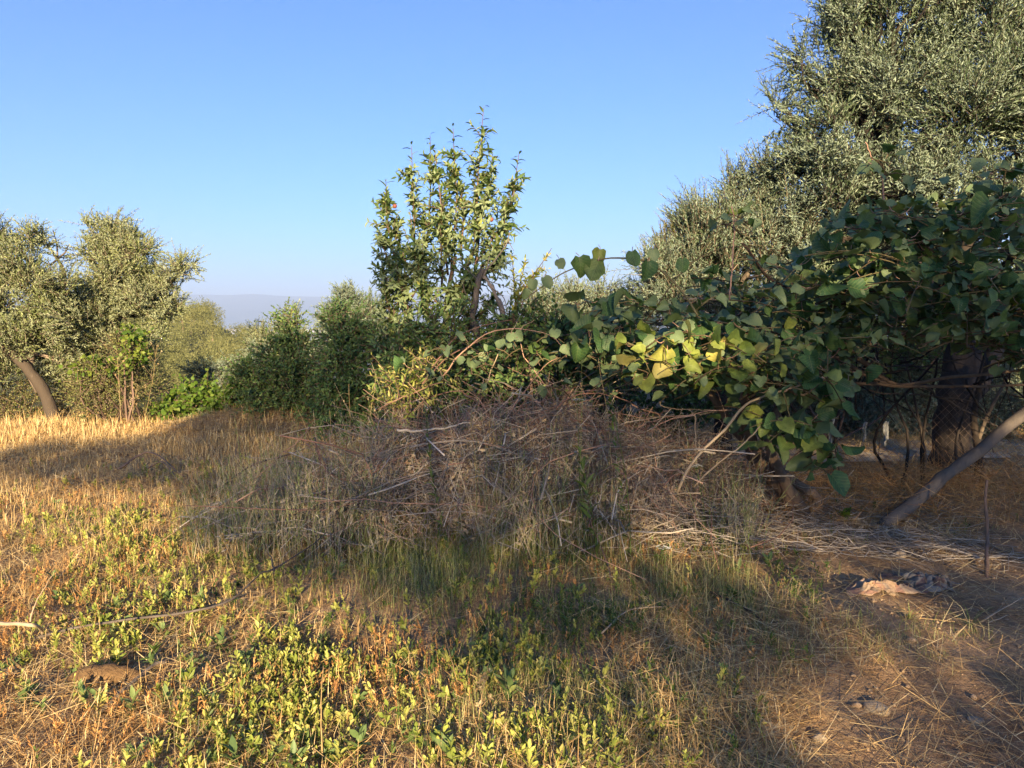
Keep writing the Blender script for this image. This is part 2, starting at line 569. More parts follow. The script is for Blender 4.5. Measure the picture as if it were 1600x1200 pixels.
def groundmat():
    m, nt, out = newmat('soil')
    geo = nt.nodes.new('ShaderNodeNewGeometry')
    pos = geo.outputs['Position']

    def noise(scale, det=8, rough=.6):
        n = nt.nodes.new('ShaderNodeTexNoise')
        n.inputs['Scale'].default_value = scale
        n.inputs['Detail'].default_value = det
        n.inputs['Roughness'].default_value = rough
        nt.links.new(pos, n.inputs['Vector'])
        return n.outputs[0]
    n1, n2, n3 = noise(1.3), noise(22), noise(140, 4)
    r1 = ramp(nt, [(.3, (.24, .155, .095)), (.5, (.36, .245, .15)), (.72, (.46, .325, .205))])
    nt.links.new(n1, r1.inputs[0])
    r2 = ramp(nt, [(.3, (.6, .58, .55)), (.7, (1.25, 1.2, 1.1))])
    nt.links.new(n2, r2.inputs[0])
    c = mixrgb(nt, 'MULTIPLY', .9, r1.outputs[0], r2.outputs[0])
    # far land: scrub green and fields instead of bare soil
    nf = noise(.012, 6)
    rf = ramp(nt, [(.35, (.05, .065, .03)), (.55, (.10, .10, .05)), (.7, (.20, .17, .10))])
    nt.links.new(nf, rf.inputs[0])
    ln = nt.nodes.new('ShaderNodeVectorMath')
    ln.operation = 'LENGTH'
    nt.links.new(pos, ln.inputs[0])
    mr = nt.nodes.new('ShaderNodeMapRange')
    mr.inputs['From Min'].default_value = 11.5
    mr.inputs['From Max'].default_value = 20
    nt.links.new(ln.outputs['Value'], mr.inputs['Value'])
    c = mixrgb(nt, 'MIX', mr.outputs[0], c, rf.outputs[0])
    pr = nt.nodes.new('ShaderNodeBsdfPrincipled')
    nt.links.new(c, pr.inputs['Base Color'])
    pr.inputs['Roughness'].default_value = .95
    pr.inputs['Specular IOR Level'].default_value = .1
    h = math_node(nt, 'ADD', math_node(nt, 'MULTIPLY', n2, 1.0), math_node(nt, 'MULTIPLY', n3, .4))
    b = nt.nodes.new('ShaderNodeBump')
    b.inputs['Strength'].default_value = .9
    b.inputs['Distance'].default_value = .03
    nt.links.new(h, b.inputs['Height'])
    nt.links.new(b.outputs[0], pr.inputs['Normal'])
    nt.links.new(pr.outputs[0], out.inputs[0])
    return m


def plainmat(name, c1, c2, scale=20, rough=.85, bump=.3, dist=.01):
    m, nt, out = newmat(name)
    geo = nt.nodes.new('ShaderNodeNewGeometry')
    n = nt.nodes.new('ShaderNodeTexNoise')
    n.inputs['Scale'].default_value = scale
    n.inputs['Detail'].default_value = 6
    nt.links.new(geo.outputs['Position'], n.inputs['Vector'])
    r = ramp(nt, [(.3, c1), (.7, c2)])
    nt.links.new(n.outputs[0], r.inputs[0])
    pr = nt.nodes.new('ShaderNodeBsdfPrincipled')
    nt.links.new(r.outputs[0], pr.inputs['Base Color'])
    pr.inputs['Roughness'].default_value = rough
    pr.inputs['Specular IOR Level'].default_value = .2
    b = nt.nodes.new('ShaderNodeBump')
    b.inputs['Strength'].default_value = bump
    b.inputs['Distance'].default_value = dist
    nt.links.new(n.outputs[0], b.inputs['Height'])
    nt.links.new(b.outputs[0], pr.inputs['Normal'])
    nt.links.new(pr.outputs[0], out.inputs[0])
    return m


M['soil'] = groundmat()
M['stone'] = plainmat('pale_stone', (.22, .17, .12), (.36, .29, .20), 30)
M['clod'] = plainmat('clod', (.22, .145, .09), (.46, .34, .22), 60, .95, .5)
M['gravel'] = plainmat('gravel_road', (.32, .28, .23), (.50, .45, .38), 9, .9, .6, .03)
M['mountain'] = plainmat('mountain', (.035, .05, .05), (.09, .10, .095), .002, .95, 0)
M['town'] = plainmat('town_plaster', (.55, .48, .42), (.85, .80, .75), .02, .9, 0)
M['fruit'] = plainmat('fruit_skin', (.17, .045, .045), (.23, .11, .06), 14, .45, .05)
M['fruit_green'] = plainmat('unripe_fruit_skin', (.22, .25, .07), (.36, .32, .10), 14, .5, .05)

# ------------------------------------------------------------------ setting: ground
def build_ground():
    rings = np.concatenate([np.linspace(0, 1.6, 5)[1:], np.geomspace(1.75, 14, 190), np.geomspace(14.5, 300, 70), np.geomspace(320, 34000, 60)])
    # fine fan in front of the camera, coarser behind
    front = np.radians(np.linspace(-52, 52, 300))
    back = np.radians(np.linspace(52, 308, 90))[1:-1]
    az = np.concatenate([front, back])
    R, A = np.meshgrid(rings, az, indexing='ij')
    X, Y = R * np.sin(A), R * np.cos(A)
    Zv = gh(X, Y)
    V = np.stack([X, Y, Zv], -1).reshape(-1, 3)
    nr, na = R.shape
    idx = np.arange(nr * na).reshape(nr, na)
    a, b = idx[:-1], idx[1:]
    F = np.stack([a, np.roll(a, -1, 1), np.roll(b, -1, 1), b], -1).reshape(-1, 4)[:, ::-1]
    mb = MB().add(V, F)
    c = mb.n
    mb.add([[0, 0, float(gh(0, 0))]], np.zeros((0, 3), int))
    i0 = idx[0]
    mb.f.append(np.stack([np.roll(i0, -1), i0, np.full(na, c)], -1))
    o = mb.obj('ground', M['soil'], smooth=True)
    tag(o, kind='structure')


build_ground()

# gravel road beyond the fence
def build_road():
    mb = MB()
    xs = np.linspace(2.5, 26, 40)
    cy = 9.1 + .05 * (xs - 2.5)
    ts = np.linspace(-.75, .75, 7)
    X, T = np.meshgrid(xs, ts, indexing='ij')
    Y = cy[:, None] + T * (1 + .06 * vnoise(X * 2, T * 3, 3))
    Zv = gh(X, Y) + .012 + .012 * vnoise(X * 5, Y * 5, 9) * 0.5
    idx = np.arange(X.size).reshape(X.shape)
    F = np.stack([idx[:-1, :-1], idx[1:, :-1], idx[1:, 1:], idx[:-1, 1:]], -1).reshape(-1, 4)
    mb.add(np.stack([X, Y, Zv], -1).reshape(-1, 3), F)
    tag(mb.obj('road', M['gravel'], smooth=True), kind='structure')


build_road()


def build_mountains():
    for (name, y0, y1, prof, amp, sd) in (
            ('mountain_range', 10500, 17500, 540, 80, 21),
            ('mountain_range', 18500, 25000, 660, 50, 33)):
        xs = np.linspace(-19000, 19000, 240)
        ys = np.linspace(y0, y1, 26)
        X, Y = np.meshgrid(xs, ys, indexing='ij')
        t = (Y - y0) / (y1 - y0)
        shape = np.sin(np.clip(t, 0, 1) * math.pi) ** .8
        if prof == 540:
            base = prof + 40 * np.sin(X / 2300 + .6) - 60 * sstep(X, -2500, 4000) - 140 * sstep(-X, 5200, 8500)
        else:
            base = prof * (0.55 + .45 * sstep(-X, 5000, 9500))
        H = shape * (base + amp * vnoise(X / 1500, Y / 1500, sd) + .5 * amp * vnoise(X / 500, Y / 500, sd + 1)) - 3
        Zv = -150 + H
        idx = np.arange(X.size).reshape(X.shape)
        F = np.stack([idx[:-1, :-1], idx[1:, :-1], idx[1:, 1:], idx[:-1, 1:]], -1).reshape(-1, 4)
        mb = MB().add(np.stack([X, Y, Zv], -1).reshape(-1, 3), F)
        tag(mb.obj(name, M['mountain'], smooth=True), kind='structure')


build_mountains()


def build_town():
    mb = MB()
    for i in range(420):
        if i < 330:
            x = rng.uniform(-3350, -1500)
            y = rng.uniform(7700, 9600)
        else:
            x = rng.uniform(-3000, 2500)
            y = rng.uniform(6500, 10200)
        w, d, h = rng.uniform(14, 45), rng.uniform(14, 40), rng.uniform(7, 20)
        z = float(gh(x, y))
        v = np.array([[sx * w / 2, sy * d / 2, sz * h] for sz in (0, 1) for sy in (-1, 1) for sx in (-1, 1)]) + [x, y, z]
        mb.add(v, [[0, 1, 5, 4], [1, 3, 7, 5], [3, 2, 6, 7], [2, 0, 4, 6], [4, 5, 7, 6]])
    tag(mb.obj('town', M['town']), 'pale far-off town on the hazy plain below the mountains', 'town', kind='stuff')


build_town()


# ------------------------------------------------------------------ trees
def olive(name, label, base, trunk_pts, r0, blobs, nshoots, leaf=(.055, .011), per=22, slen=(.25, .55), mat='olive', bark='bark_olive',
          updir=.45, sub=8, extra_trunks=(), limb_r=.05, cat='olive tree', group=None, droop=.1, size=.40):
    root = thing(name, base, label, cat, group)
    tb = MB()
    pts = [np.asarray(p, float) for p in trunk_pts]
    limb(tb, pts, r0, r0 * .55, 12, 16, r0 * .25, knob=.06)
    top = pts[-1]
    for et, er in extra_trunks:
        limb(tb, et, er, er * .5, 10, 14, er * .3, knob=.05)
    trunk = tb.obj('trunk', M[bark], root, smooth=True)
    C = np.array([b[0] for b in blobs], float)
    R = np.array([b[1] for b in blobs], float)
    lb = MB()
    srcs = [top] + [np.asarray(e[0][-1], float) for e in extra_trunks]
    for c, r in zip(C, R):
        s = min(srcs, key=lambda q: np.linalg.norm(q - c))
        mid = (s + c) / 2 + rng.normal(0, .12, 3) * np.linalg.norm(c - s) * .5
        p = limb(lb, [s, mid, c], limb_r, limb_r * .3, 6, 9, .03)
        for k in range(3):
            e = c + unit(rng.normal(0, 1, 3)) * r * .8
            limb(lb, [p[6], (p[6] + e) / 2 + rng.normal(0, .05, 3), e], limb_r * .35, limb_r * .1, 4, 6, .02)
    lb.obj('limb', M[bark], trunk, smooth=True)
    SC, SR = subblobs(C, R, sub, .85, size)
    P, D = blob_shoots(SC, SR, nshoots, updir=updir, outw=.45, noise=.4, inner=.1, spray=.7)
    L = rng.uniform(*slen, nshoots)
    lv, stem = shoots(P, D, L, per, leaf[0], leaf[1], ang=.8, droop=droop, jit=.24, tip=.45)
    cb = MB()
    # shoots share a tone so that light and dark clumps read
    A = np.clip(np.repeat(rng.random(nshoots), per) * .55 + rng.random(nshoots * per) * .45, 0, .999)
    scatter(cb, T_NARROW, *lv, A=A)
    tag(cb.obj('crown', M[mat], root), kind='stuff')
    tw = MB()
    tubes(tw, stem, np.linspace(.004, .0012, 4)[None], 3, cap=False)
    tag(tw.obj('twig', M[bark], root), kind='stuff')
    return root


def pblob(x, y, Z, rx, ry, rz):
    """blob at a photo pixel: radii in pixels (across, up) and metres (depth)"""
    return (px(x, y, Z), np.array([rx * Z / FPX, rz, ry * Z / FPX]))


# two olives on the left
b = g3(*px(88, 662, 11.8)[:2])
olive('olive_tree', 'sunlit olive tree at the left edge with a leaning forked trunk', b,
      [b - [0, 0, .1], px(68, 610, 11.8), px(35, 568, 11.8), px(-5, 535, 11.8)], .105,
      [pblob(20, 440, 11.6, 75, 55, .6), pblob(-60, 480, 11.6, 70, 70, .7), pblob(60, 500, 11.9, 70, 60, .7), pblob(20, 555, 12.1, 60, 45, .6),
       pblob(10, 378, 11.8, 38, 30, .5), pblob(75, 382, 12, 30, 36, .5), pblob(-50, 400, 11.8, 50, 40, .5), pblob(70, 440, 11.5, 45, 40, .4), pblob(0, 520, 11.4, 50, 40, .4), pblob(-30, 570, 12.0, 45, 40, .4), pblob(90, 560, 12.2, 45, 40, .4)],
      3600, leaf=(.06, .018), per=18, slen=(.15, .4), mat='olive_gold', bark='bark_warm', limb_r=.05,
      extra_trunks=[([px(62, 612, 11.85), px(48, 580, 11.9), px(58, 530, 12), px(95, 465, 12)], .07)])
b = g3(*px(165, 650, 12.9)[:2])
olive('olive_tree', 'full olive tree with its crown reaching right towards the hazy valley', b,
      [b - [0, 0, .2], px(160, 600, 12.9), px(165, 545, 12.9), px(185, 490, 12.9)], .14,
      [pblob(155, 400, 12.6, 50, 45, .6), pblob(205, 415, 12.7, 55, 50, .7), pblob(180, 470, 12.5, 75, 50, .8), pblob(235, 465, 12.8, 48, 40, .6),
       pblob(275, 435, 12.9, 32, 24, .35), pblob(130, 540, 12.5, 60, 45, .6), pblob(200, 545, 12.6, 50, 45, .6), pblob(152, 366, 12.8, 26, 22, .4), pblob(180, 358, 12.7, 24, 18, .35), pblob(222, 385, 12.7, 26, 24, .35), pblob(288, 418, 12.9, 22, 16, .3),
       pblob(255, 490, 12.8, 30, 22, .4), pblob(198, 378, 12.7, 28, 22, .4), pblob(130, 470, 12.4, 50, 50, .5)],
      4200, leaf=(.06, .018), per=18, slen=(.15, .4), mat='olive_gold', bark='bark_warm', limb_r=.05)

# olives in the dip behind the shrubs
b = g3(*px(450, 640, 16.5)[:2])
olive('olive_tree', 'small olive crown rising alone above the green shrubs near the town', b,
      [b - [0, 0, .2], px(448, 600, 16.5), px(450, 555, 16.5)], .10,
      [pblob(455, 505, 16.5, 17, 17, .3), pblob(425, 535, 16.3, 30, 26, .5), pblob(465, 545, 16.3, 32, 28, .5), pblob(415, 570, 16, 35, 30, .5), pblob(470, 580, 16, 45, 30, .5)],
      1500, leaf=(.07, .017), per=16, slen=(.2, .4), mat='olive_gold', limb_r=.04)
b = g3(*px(552, 640, 15.0)[:2])
olive('olive_tree', 'pale olive crown behind the shrubs, just left of the fruit tree', b,
      [b - [0, 0, .2], px(550, 590, 15), px(545, 540, 15)], .11,
      [pblob(540, 472, 15, 28, 24, .4), pblob(520, 500, 15, 30, 28, .5), pblob(565, 500, 15, 38, 28, .5), pblob(600, 525, 15, 40, 30, .5), pblob(530, 545, 14.8, 45, 32, .5)],
      1800, leaf=(.07, .017), per=16, slen=(.2, .4), limb_r=.04)
b = g3(*px(335, 650, 14.5)[:2])
olive('olive_tree', 'low grey drooping olive behind the grape vines at the foot of the hill', b,
      [b - [0, 0, .2], px(335, 625, 14.5), px(338, 600, 14.5)], .08,
      [pblob(320, 585, 14.4, 32, 18, .4), pblob(360, 580, 14.4, 34, 18, .4), pblob(345, 600, 14.2, 45, 22, .4), pblob(395, 560, 14.6, 24, 28, .4)],
      1100, leaf=(.07, .015), per=16, slen=(.25, .5), updir=.1, limb_r=.03, droop=.35)

# olives behind the kiwi vine
b = g3(*px(935, 640, 9.6)[:2])
olive('olive_tree', 'silvery low olive crown behind the arching kiwi runner', b,
      [b - [0, 0, .15], px(935, 600, 9.6), px(925, 545, 9.6)], .10,
      [pblob(850, 490, 9.6, 35, 30, .4), pblob(900, 480, 9.5, 40, 32, .5), pblob(945, 475, 9.5, 40, 35, .5), pblob(905, 530, 9.4, 75, 40, .5), pblob(985, 500, 9.5, 45, 55, .5)],
      1900, leaf=(.06, .013), per=18, slen=(.2, .45), limb_r=.04)
b = g3(*px(1130, 690, 8.8)[:2])
olive('olive_tree', 'sun-flecked middle olive stepping up between the kiwi runner and the tall olive', b,
      [b - [0, 0, .15], px(1125, 620, 8.8), px(1120, 540, 8.8)], .12,
      [pblob(1070, 420, 8.8, 50, 45, .5), pblob(1120, 400, 8.7, 50, 55, .5), pblob(1160, 360, 8.8, 40, 50, .5), pblob(1040, 460, 8.8, 45, 40, .5),
       pblob(1180, 410, 8.5, 60, 60, .5), pblob(1240, 360, 8.4, 50, 55, .5), pblob(1120, 480, 8.7, 80, 45, .5), pblob(1145, 300, 8.9, 16, 30, .25), pblob(1190, 320, 8.8, 35, 40, .4), pblob(1215, 290, 8.7, 30, 35, .4), pblob(1095, 360, 8.8, 35, 35, .4), pblob(1030, 420, 8.8, 30, 28, .4)],
      4200, leaf=(.06, .013), per=20, slen=(.22, .5), limb_r=.05, updir=.8)

# the tall olive at the right
b = g3(*px(1492, 760, 8.0)[:2])
olive('olive_tree', 'tall olive tree filling the upper right with a thick dark trunk', b,
      [b - [0, 0, .15], px(1492, 690, 8.0), px(1500, 600, 8.0), px(1512, 500, 8.1), px(1500, 410, 8.2)], .225,
      [pblob(1330, 40, 8.6, 40, 55, .6), pblob(1305, 130, 8.5, 55, 55, .7), pblob(1265, 215, 8.4, 55, 50, .6), pblob(1400, 60, 8.6, 60, 80, .7),
       pblob(1390, 180, 8.3, 85, 75, .8), pblob(1320, 275, 8.2, 85, 55, .7), pblob(1480, 80, 8.3, 70, 90, .7), pblob(1500, 200, 8.0, 85, 80, .8),
       pblob(1570, 130, 7.9, 60, 110, .7), pblob(1590, 240, 7.8, 55, 70, .6), pblob(1440, 290, 7.9, 85, 50, .6), pblob(1550, 300, 7.8, 70, 55, .6),
       pblob(1225, 165, 8.6, 24, 18, .3), pblob(1255, 100, 8.6, 24, 24, .3), pblob(1390, -60, 8.6, 80, 60, .8), pblob(1520, -60, 8.4, 90, 70, .9),
       pblob(1650, 60, 8.0, 70, 120, .8), pblob(1240, 270, 8.5, 40, 40, .5), pblob(1300, 15, 8.7, 18, 36, .3), pblob(1660, 260, 7.8, 60, 90, .7), pblob(1335, 320, 8.4, 55, 40, .5),
       pblob(1320, 380, 9.0, 60, 50, .5), pblob(1400, 400, 9.0, 65, 55, .5), pblob(1500, 390, 9.2, 65, 55, .5), pblob(1330, 460, 9.2, 65, 55, .5), pblob(1430, 470, 9.2, 65, 50, .5), pblob(1560, 430, 9.3, 65, 60, .5), pblob(1250, 450, 9.2, 60, 50, .5)],
      11500, leaf=(.062, .0145), per=22, slen=(.2, .5), limb_r=.07, sub=8, updir=.5, bark='bark_shaded', size=.42,
      extra_trunks=[([px(1505, 640, 8.05), px(1545, 560, 8.1), px(1580, 480, 8.2), px(1600, 400, 8.2)], .10),
                    ([px(1500, 520, 8.1), px(1440, 420, 8.2), px(1390, 330, 8.3)], .10)])
# shaded olive behind road, below the tall crown
b = g3(*px(1370, 700, 10.8)[:2])
olive('olive_tree', 'dark olive hanging low behind the wire fence and pale rags', b,
      [b - [0, 0, .15], px(1380, 690, 10.8), px(1385, 640, 10.8)], .13,
      [pblob(1290, 640, 10.6, 60, 60, .5), pblob(1370, 650, 10.5, 60, 55, .5), pblob(1430, 620, 10.5, 50, 60, .5), pblob(1300, 570, 10.6, 60, 50, .5),
       pblob(1390, 570, 10.6, 60, 50, .5), pblob(1220, 640, 10.7, 50, 60, .5), pblob(1560, 640, 10.5, 70, 60, .5), pblob(1560, 560, 10.5, 60, 50, .5),
       pblob(1480, 560, 10.6, 60, 50, .5), pblob(1150, 600, 10.8, 50, 60, .5)],
      5200, leaf=(.065, .015), per=18, slen=(.25, .5), updir=-.1, droop=.3, limb_r=.04)


# dark evergreen tops
def evergreen(base, label, blobs, n, mat='evergreen'):
    root = thing('evergreen_tree', base, label, 'tree')
    tb = MB()
    c0 = np.mean([bb[0] for bb in blobs], 0)
    limb(tb, [np.asarray(base) - [0, 0, .2], (np.asarray(base) + c0) / 2 + [.1, 0, 0], c0], .13, .05, 10, 14, .05)
    tb.obj('trunk', M['bark_olive'], root, smooth=True)
    SC, SR = subblobs([bb[0] for bb in blobs], [bb[1] for bb in blobs], 5, .7, .5)
    P, D = blob_shoots(SC, SR, n, updir=.9, outw=.7, noise=.3)
    lv, stem = shoots(P, D, rng.uniform(.15, .35, n), 18, .05, .014, ang=.8, droop=.0)
    cb = MB()
    scatter(cb, T_NARROW, *lv)
    tag(cb.obj('crown', M[mat], root), kind='stuff')
    tw = MB()
    tubes(tw, stem, np.linspace(.006, .002, 4)[None], 3, cap=False)
    tag(tw.obj('twig', M['bark_olive'], root), kind='stuff')
    return root


evergreen(g3(*px(1085, 690, 12.5)[:2]), 'dark green evergreen top peeping over the middle olive',
          [pblob(1060, 360, 12.5, 18, 24, .3), pblob(1085, 350, 12.5, 22, 22, .3), pblob(1040, 390, 12.5, 20, 24, .3), pblob(1110, 370, 12.5, 22, 28, .3), pblob(1080, 410, 12.5, 50, 35, .4)], 900)
evergreen(g3(*px(1640, 720, 9.6)[:2]), 'dark evergreen behind the tall olive at the right edge',
          [pblob(1600, 60, 9.6, 40, 45, .5), pblob(1590, 115, 9.6, 35, 40, .4), pblob(1640, 120, 9.6, 60, 70, .5)], 900, 'shrub')

# far olives on the hillside
def far_olives():
    protos = []
    for k in range(3):
        C = np.array([[rng.uniform(-1.1, 1.1), rng.uniform(-1.1, 1.1), rng.uniform(.8, 3.1)] for i in range(9)])
        R = np.full((9, 3), .85) * rng.uniform(.8, 1.2, (9, 1))
        P, D = blob_shoots(C, R, 420, updir=.4)
        lv, stem = shoots(P, D, rng.uniform(.3, .6, 420), 9, .17, .06, ang=.8)
        cb = MB()
        A = np.clip(np.repeat(rng.random(420), 9) * .6 + rng.random(3780) * .4, 0, .999)
        scatter(cb, T_NARROW, *lv, A=A)
        me = cb.mesh('crown')
        me.materials.append(M['far_olive'])
        tb = MB()
        limb(tb, [[0, 0, -.4], [.1, 0, .8], [0, .1, 1.8]], .2, .1, 7, 7, .03)
        mt = tb.mesh('trunk', True)
        mt.materials.append(M['bark_olive'])
        protos.append((me, mt))
    spots = []
    tries = 0
    while len(spots) < 130 and tries < 9000:
        tries += 1
        y = rng.uniform(62, 170)
        xp = rng.uniform(120, 470)
        x = (xp - CX) / FPX * y
        z = float(gh(x, y))
        u, v = proj(np.array([x, y, z + 2]))
        if v > 640 or v < 455 or (xp > 345 and v < 522):
            continue
        if any((x - a) ** 2 + (y - c) ** 2 < 2.7 ** 2 for a, c in spots):
            continue
        spots.append((x, y))
    for i, (x, y) in enumerate(spots):
        root = thing('olive_tree', (x, y, float(gh(x, y))), 'one of the hazy olive trees massed on the far hillside', 'olive tree', 'olive trees massed on the far hillside')
        s = rng.uniform(.8, 1.25)
        root.scale = (s, s, s * rng.uniform(.85, 1.1))
        root.rotation_euler.z = rng.uniform(0, 6.28)
        me, mt = protos[i % 3]
        for nm, m_ in (('crown', me), ('trunk', mt)):
            o = bpy.data.objects.new(nm, m_)
            col.objects.link(o)
            o.parent = root


far_olives()


# ------------------------------------------------------------------ shrubs and vines at the terrace edge
def shrub(name, label, base, blobs, n, T, leaf, per, slen, mat, cat='shrub', updir=.4, stems=7, ang=.9, droop=.15, bark='bark_fruit', size=.5):
    root = thing(name, base, label, cat)
    base = np.asarray(base, float)
    C = [bb[0] for bb in blobs]
    R = [bb[1] for bb in blobs]
    sb = MB()
    for i in range(stems):
        c = C[i % len(C)]
        s = base + [rng.normal(0, .12), rng.normal(0, .1), -.08]
        limb(sb, [s, (s + c) / 2 + rng.normal(0, .12, 3), c], .02, .006, 5, 9, .03)
    sb.obj('stem', M[bark], root, smooth=True)
    SC, SR = subblobs(C, R, 5, .75, size)
    P, D = blob_shoots(SC, SR, n, updir=updir)
    lv, stem = shoots(P, D, rng.uniform(*slen, n), per, leaf[0], leaf[1], ang=ang, droop=droop, jit=.35)
    cb = MB()
    A = np.clip(np.repeat(rng.random(n), per) * .5 + rng.random(n * per) * .5, 0, .999)
    scatter(cb, T, *lv, A=A)
    tag(cb.obj('foliage', M[mat], root), kind='stuff')
    tw = MB()
    tubes(tw, stem, np.linspace(.005, .002, 4)[None], 3, cap=False)
    tag(tw.obj('twig', M[bark], root), kind='stuff')
    return root


shrub('evergreen_shrub', 'small-leaved evergreen shrub under the left olives, lit by the sun', g3(*px(165, 672, 11.3)[:2]),
      [pblob(135, 600, 11.3, 35, 40, .4), pblob(175, 590, 11.3, 45, 40, .4), pblob(160, 640, 11.2, 50, 35, .4), pblob(215, 600, 11.4, 30, 45, .4), pblob(225, 645, 11.5, 30, 30, .4), pblob(195, 550, 11.5, 40, 30, .4)],
      1000, T_OVATE, (.035, .022), 13, (.15, .35), 'evergreen')
shrub('evergreen_shrub', 'brownish scrub at the left edge behind the leaning olive trunk', g3(*px(20, 672, 12.3)[:2]),
      [pblob(-20, 620, 12.3, 45, 45, .4), pblob(25, 625, 12.3, 40, 45, .4), pblob(70, 610, 12.5, 40, 45, .4), pblob(110, 625, 12.5, 40, 45, .4), pblob(40, 650, 12.0, 60, 25, .3), pblob(-30, 660, 12, 50, 30, .3)],
      900, T_OVATE, (.035, .02), 13, (.15, .35), 'evergreen')
shrub('grape_vine', 'bright yellow-green vine trailing through the left olive crown', g3(*px(205, 675, 11.1)[:2]),
      [pblob(130, 572, 11.1, 28, 8, .15), pblob(165, 570, 11.1, 25, 9, .15), pblob(208, 525, 11.2, 18, 22, .15), pblob(205, 560, 11.1, 22, 12, .15)],
      90, T_OVATE, (.08, .07), 6, (.15, .3), 'vine', 'vine', updir=.0)
shrub('grape_vine', 'fresh green grape vine clump at the foot of the hill', g3(*px(320, 672, 11.6)[:2]),
      [pblob(275, 625, 11.6, 35, 30, .4), pblob(320, 625, 11.6, 40, 30, .4), pblob(365, 630, 11.6, 40, 30, .4), pblob(265, 655, 11.5, 30, 22, .3), pblob(340, 655, 11.5, 50, 22, .3), pblob(390, 605, 11.8, 18, 15, .2)],
      460, T_OVATE, (.085, .08), 7, (.15, .35), 'vine', 'vine', updir=.2)
shrub('leafy_shrub', 'dark green leafy shrub behind the hay mound', g3(*px(470, 680, 11.0)[:2]),
      [pblob(450, 560, 11.2, 45, 50, .5), pblob(430, 610, 11.1, 45, 45, .5), pblob(490, 580, 11.1, 50, 55, .5), pblob(480, 635, 11, 60, 35, .5), pblob(425, 650, 10.9, 40, 25, .4), pblob(455, 520, 11.3, 26, 30, .4), pblob(395, 590, 11.6, 35, 45, .4)],
      1300, T_OVATE, (.06, .035), 12, (.18, .4), 'shrub', size=.52)
shrub('leafy_shrub', 'tall dense green shrub between the hay mound and the fruit tree', g3(*px(570, 680, 9.8)[:2]),
      [pblob(545, 540, 10, 45, 45, .5), pblob(590, 550, 9.8, 45, 45, .5), pblob(550, 600, 9.8, 55, 50, .5), pblob(610, 610, 9.6, 50, 50, .5), pblob(555, 650, 9.6, 60, 35, .4), pblob(530, 500, 10.2, 30, 30, .4), pblob(625, 545, 9.6, 40, 40, .4),
       pblob(650, 640, 9.3, 40, 40, .4)],
      1350, T_OVATE, (.065, .034), 12, (.2, .42), 'shrub', size=.52)
shrub('leafy_shrub', 'shaded green shrub filling the gap between fruit tree and kiwi vine', g3(*px(810, 690, 8.4)[:2]),
      [pblob(740, 560, 8.3, 50, 45, .4), pblob(800, 540, 8.4, 50, 45, .4), pblob(860, 550, 8.4, 50, 40, .4), pblob(780, 610, 8.2, 60, 45, .4), pblob(870, 600, 8.2, 50, 45, .4), pblob(930, 570, 8.3, 50, 45, .4), pblob(690, 600, 8.3, 45, 45, .4),
       pblob(960, 620, 8.2, 60, 50, .4), pblob(1060, 640, 8.2, 60, 50, .4)],
      1300, T_OVATE, (.06, .032), 12, (.18, .4), 'shrub', size=.52)

shrub('leafy_shrub', 'deep shaded thicket right behind the kiwi leaves', g3(*px(1270, 690, 9.4)[:2]),
      [pblob(1180, 500, 9.4, 60, 45, .4), pblob(1250, 500, 9.4, 60, 45, .4), pblob(1320, 510, 9.4, 60, 45, .4), pblob(1400, 520, 9.4, 60, 40, .4), pblob(1220, 560, 9.4, 60, 45, .4), pblob(1110, 540, 9.4, 60, 50, .4), pblob(1500, 510, 9.5, 60, 45, .4), pblob(1290, 440, 9.4, 60, 40, .4)],
      1000, T_OVATE, (.06, .03), 12, (.2, .4), 'shrub', size=.5)

shrub('leafy_shrub', 'distant thicket glimpsed through gaps between kiwi vine and tall olive', g3(*px(1300, 640, 15)[:2]),
      [pblob(1060, 540, 15, 60, 60, .6), pblob(1150, 520, 15, 60, 60, .6), pblob(1240, 510, 15, 60, 60, .6), pblob(1330, 520, 15, 60, 60, .6), pblob(1420, 520, 15, 60, 60, .6), pblob(1510, 530, 15, 60, 60, .6), pblob(1600, 530, 15, 60, 60, .6),
       pblob(970, 560, 15, 60, 50, .6), pblob(880, 560, 15, 60, 50, .6), pblob(790, 560, 15, 60, 45, .6)],
      1300, T_OVATE, (.11, .06), 12, (.25, .5), 'evergreen', size=.5)

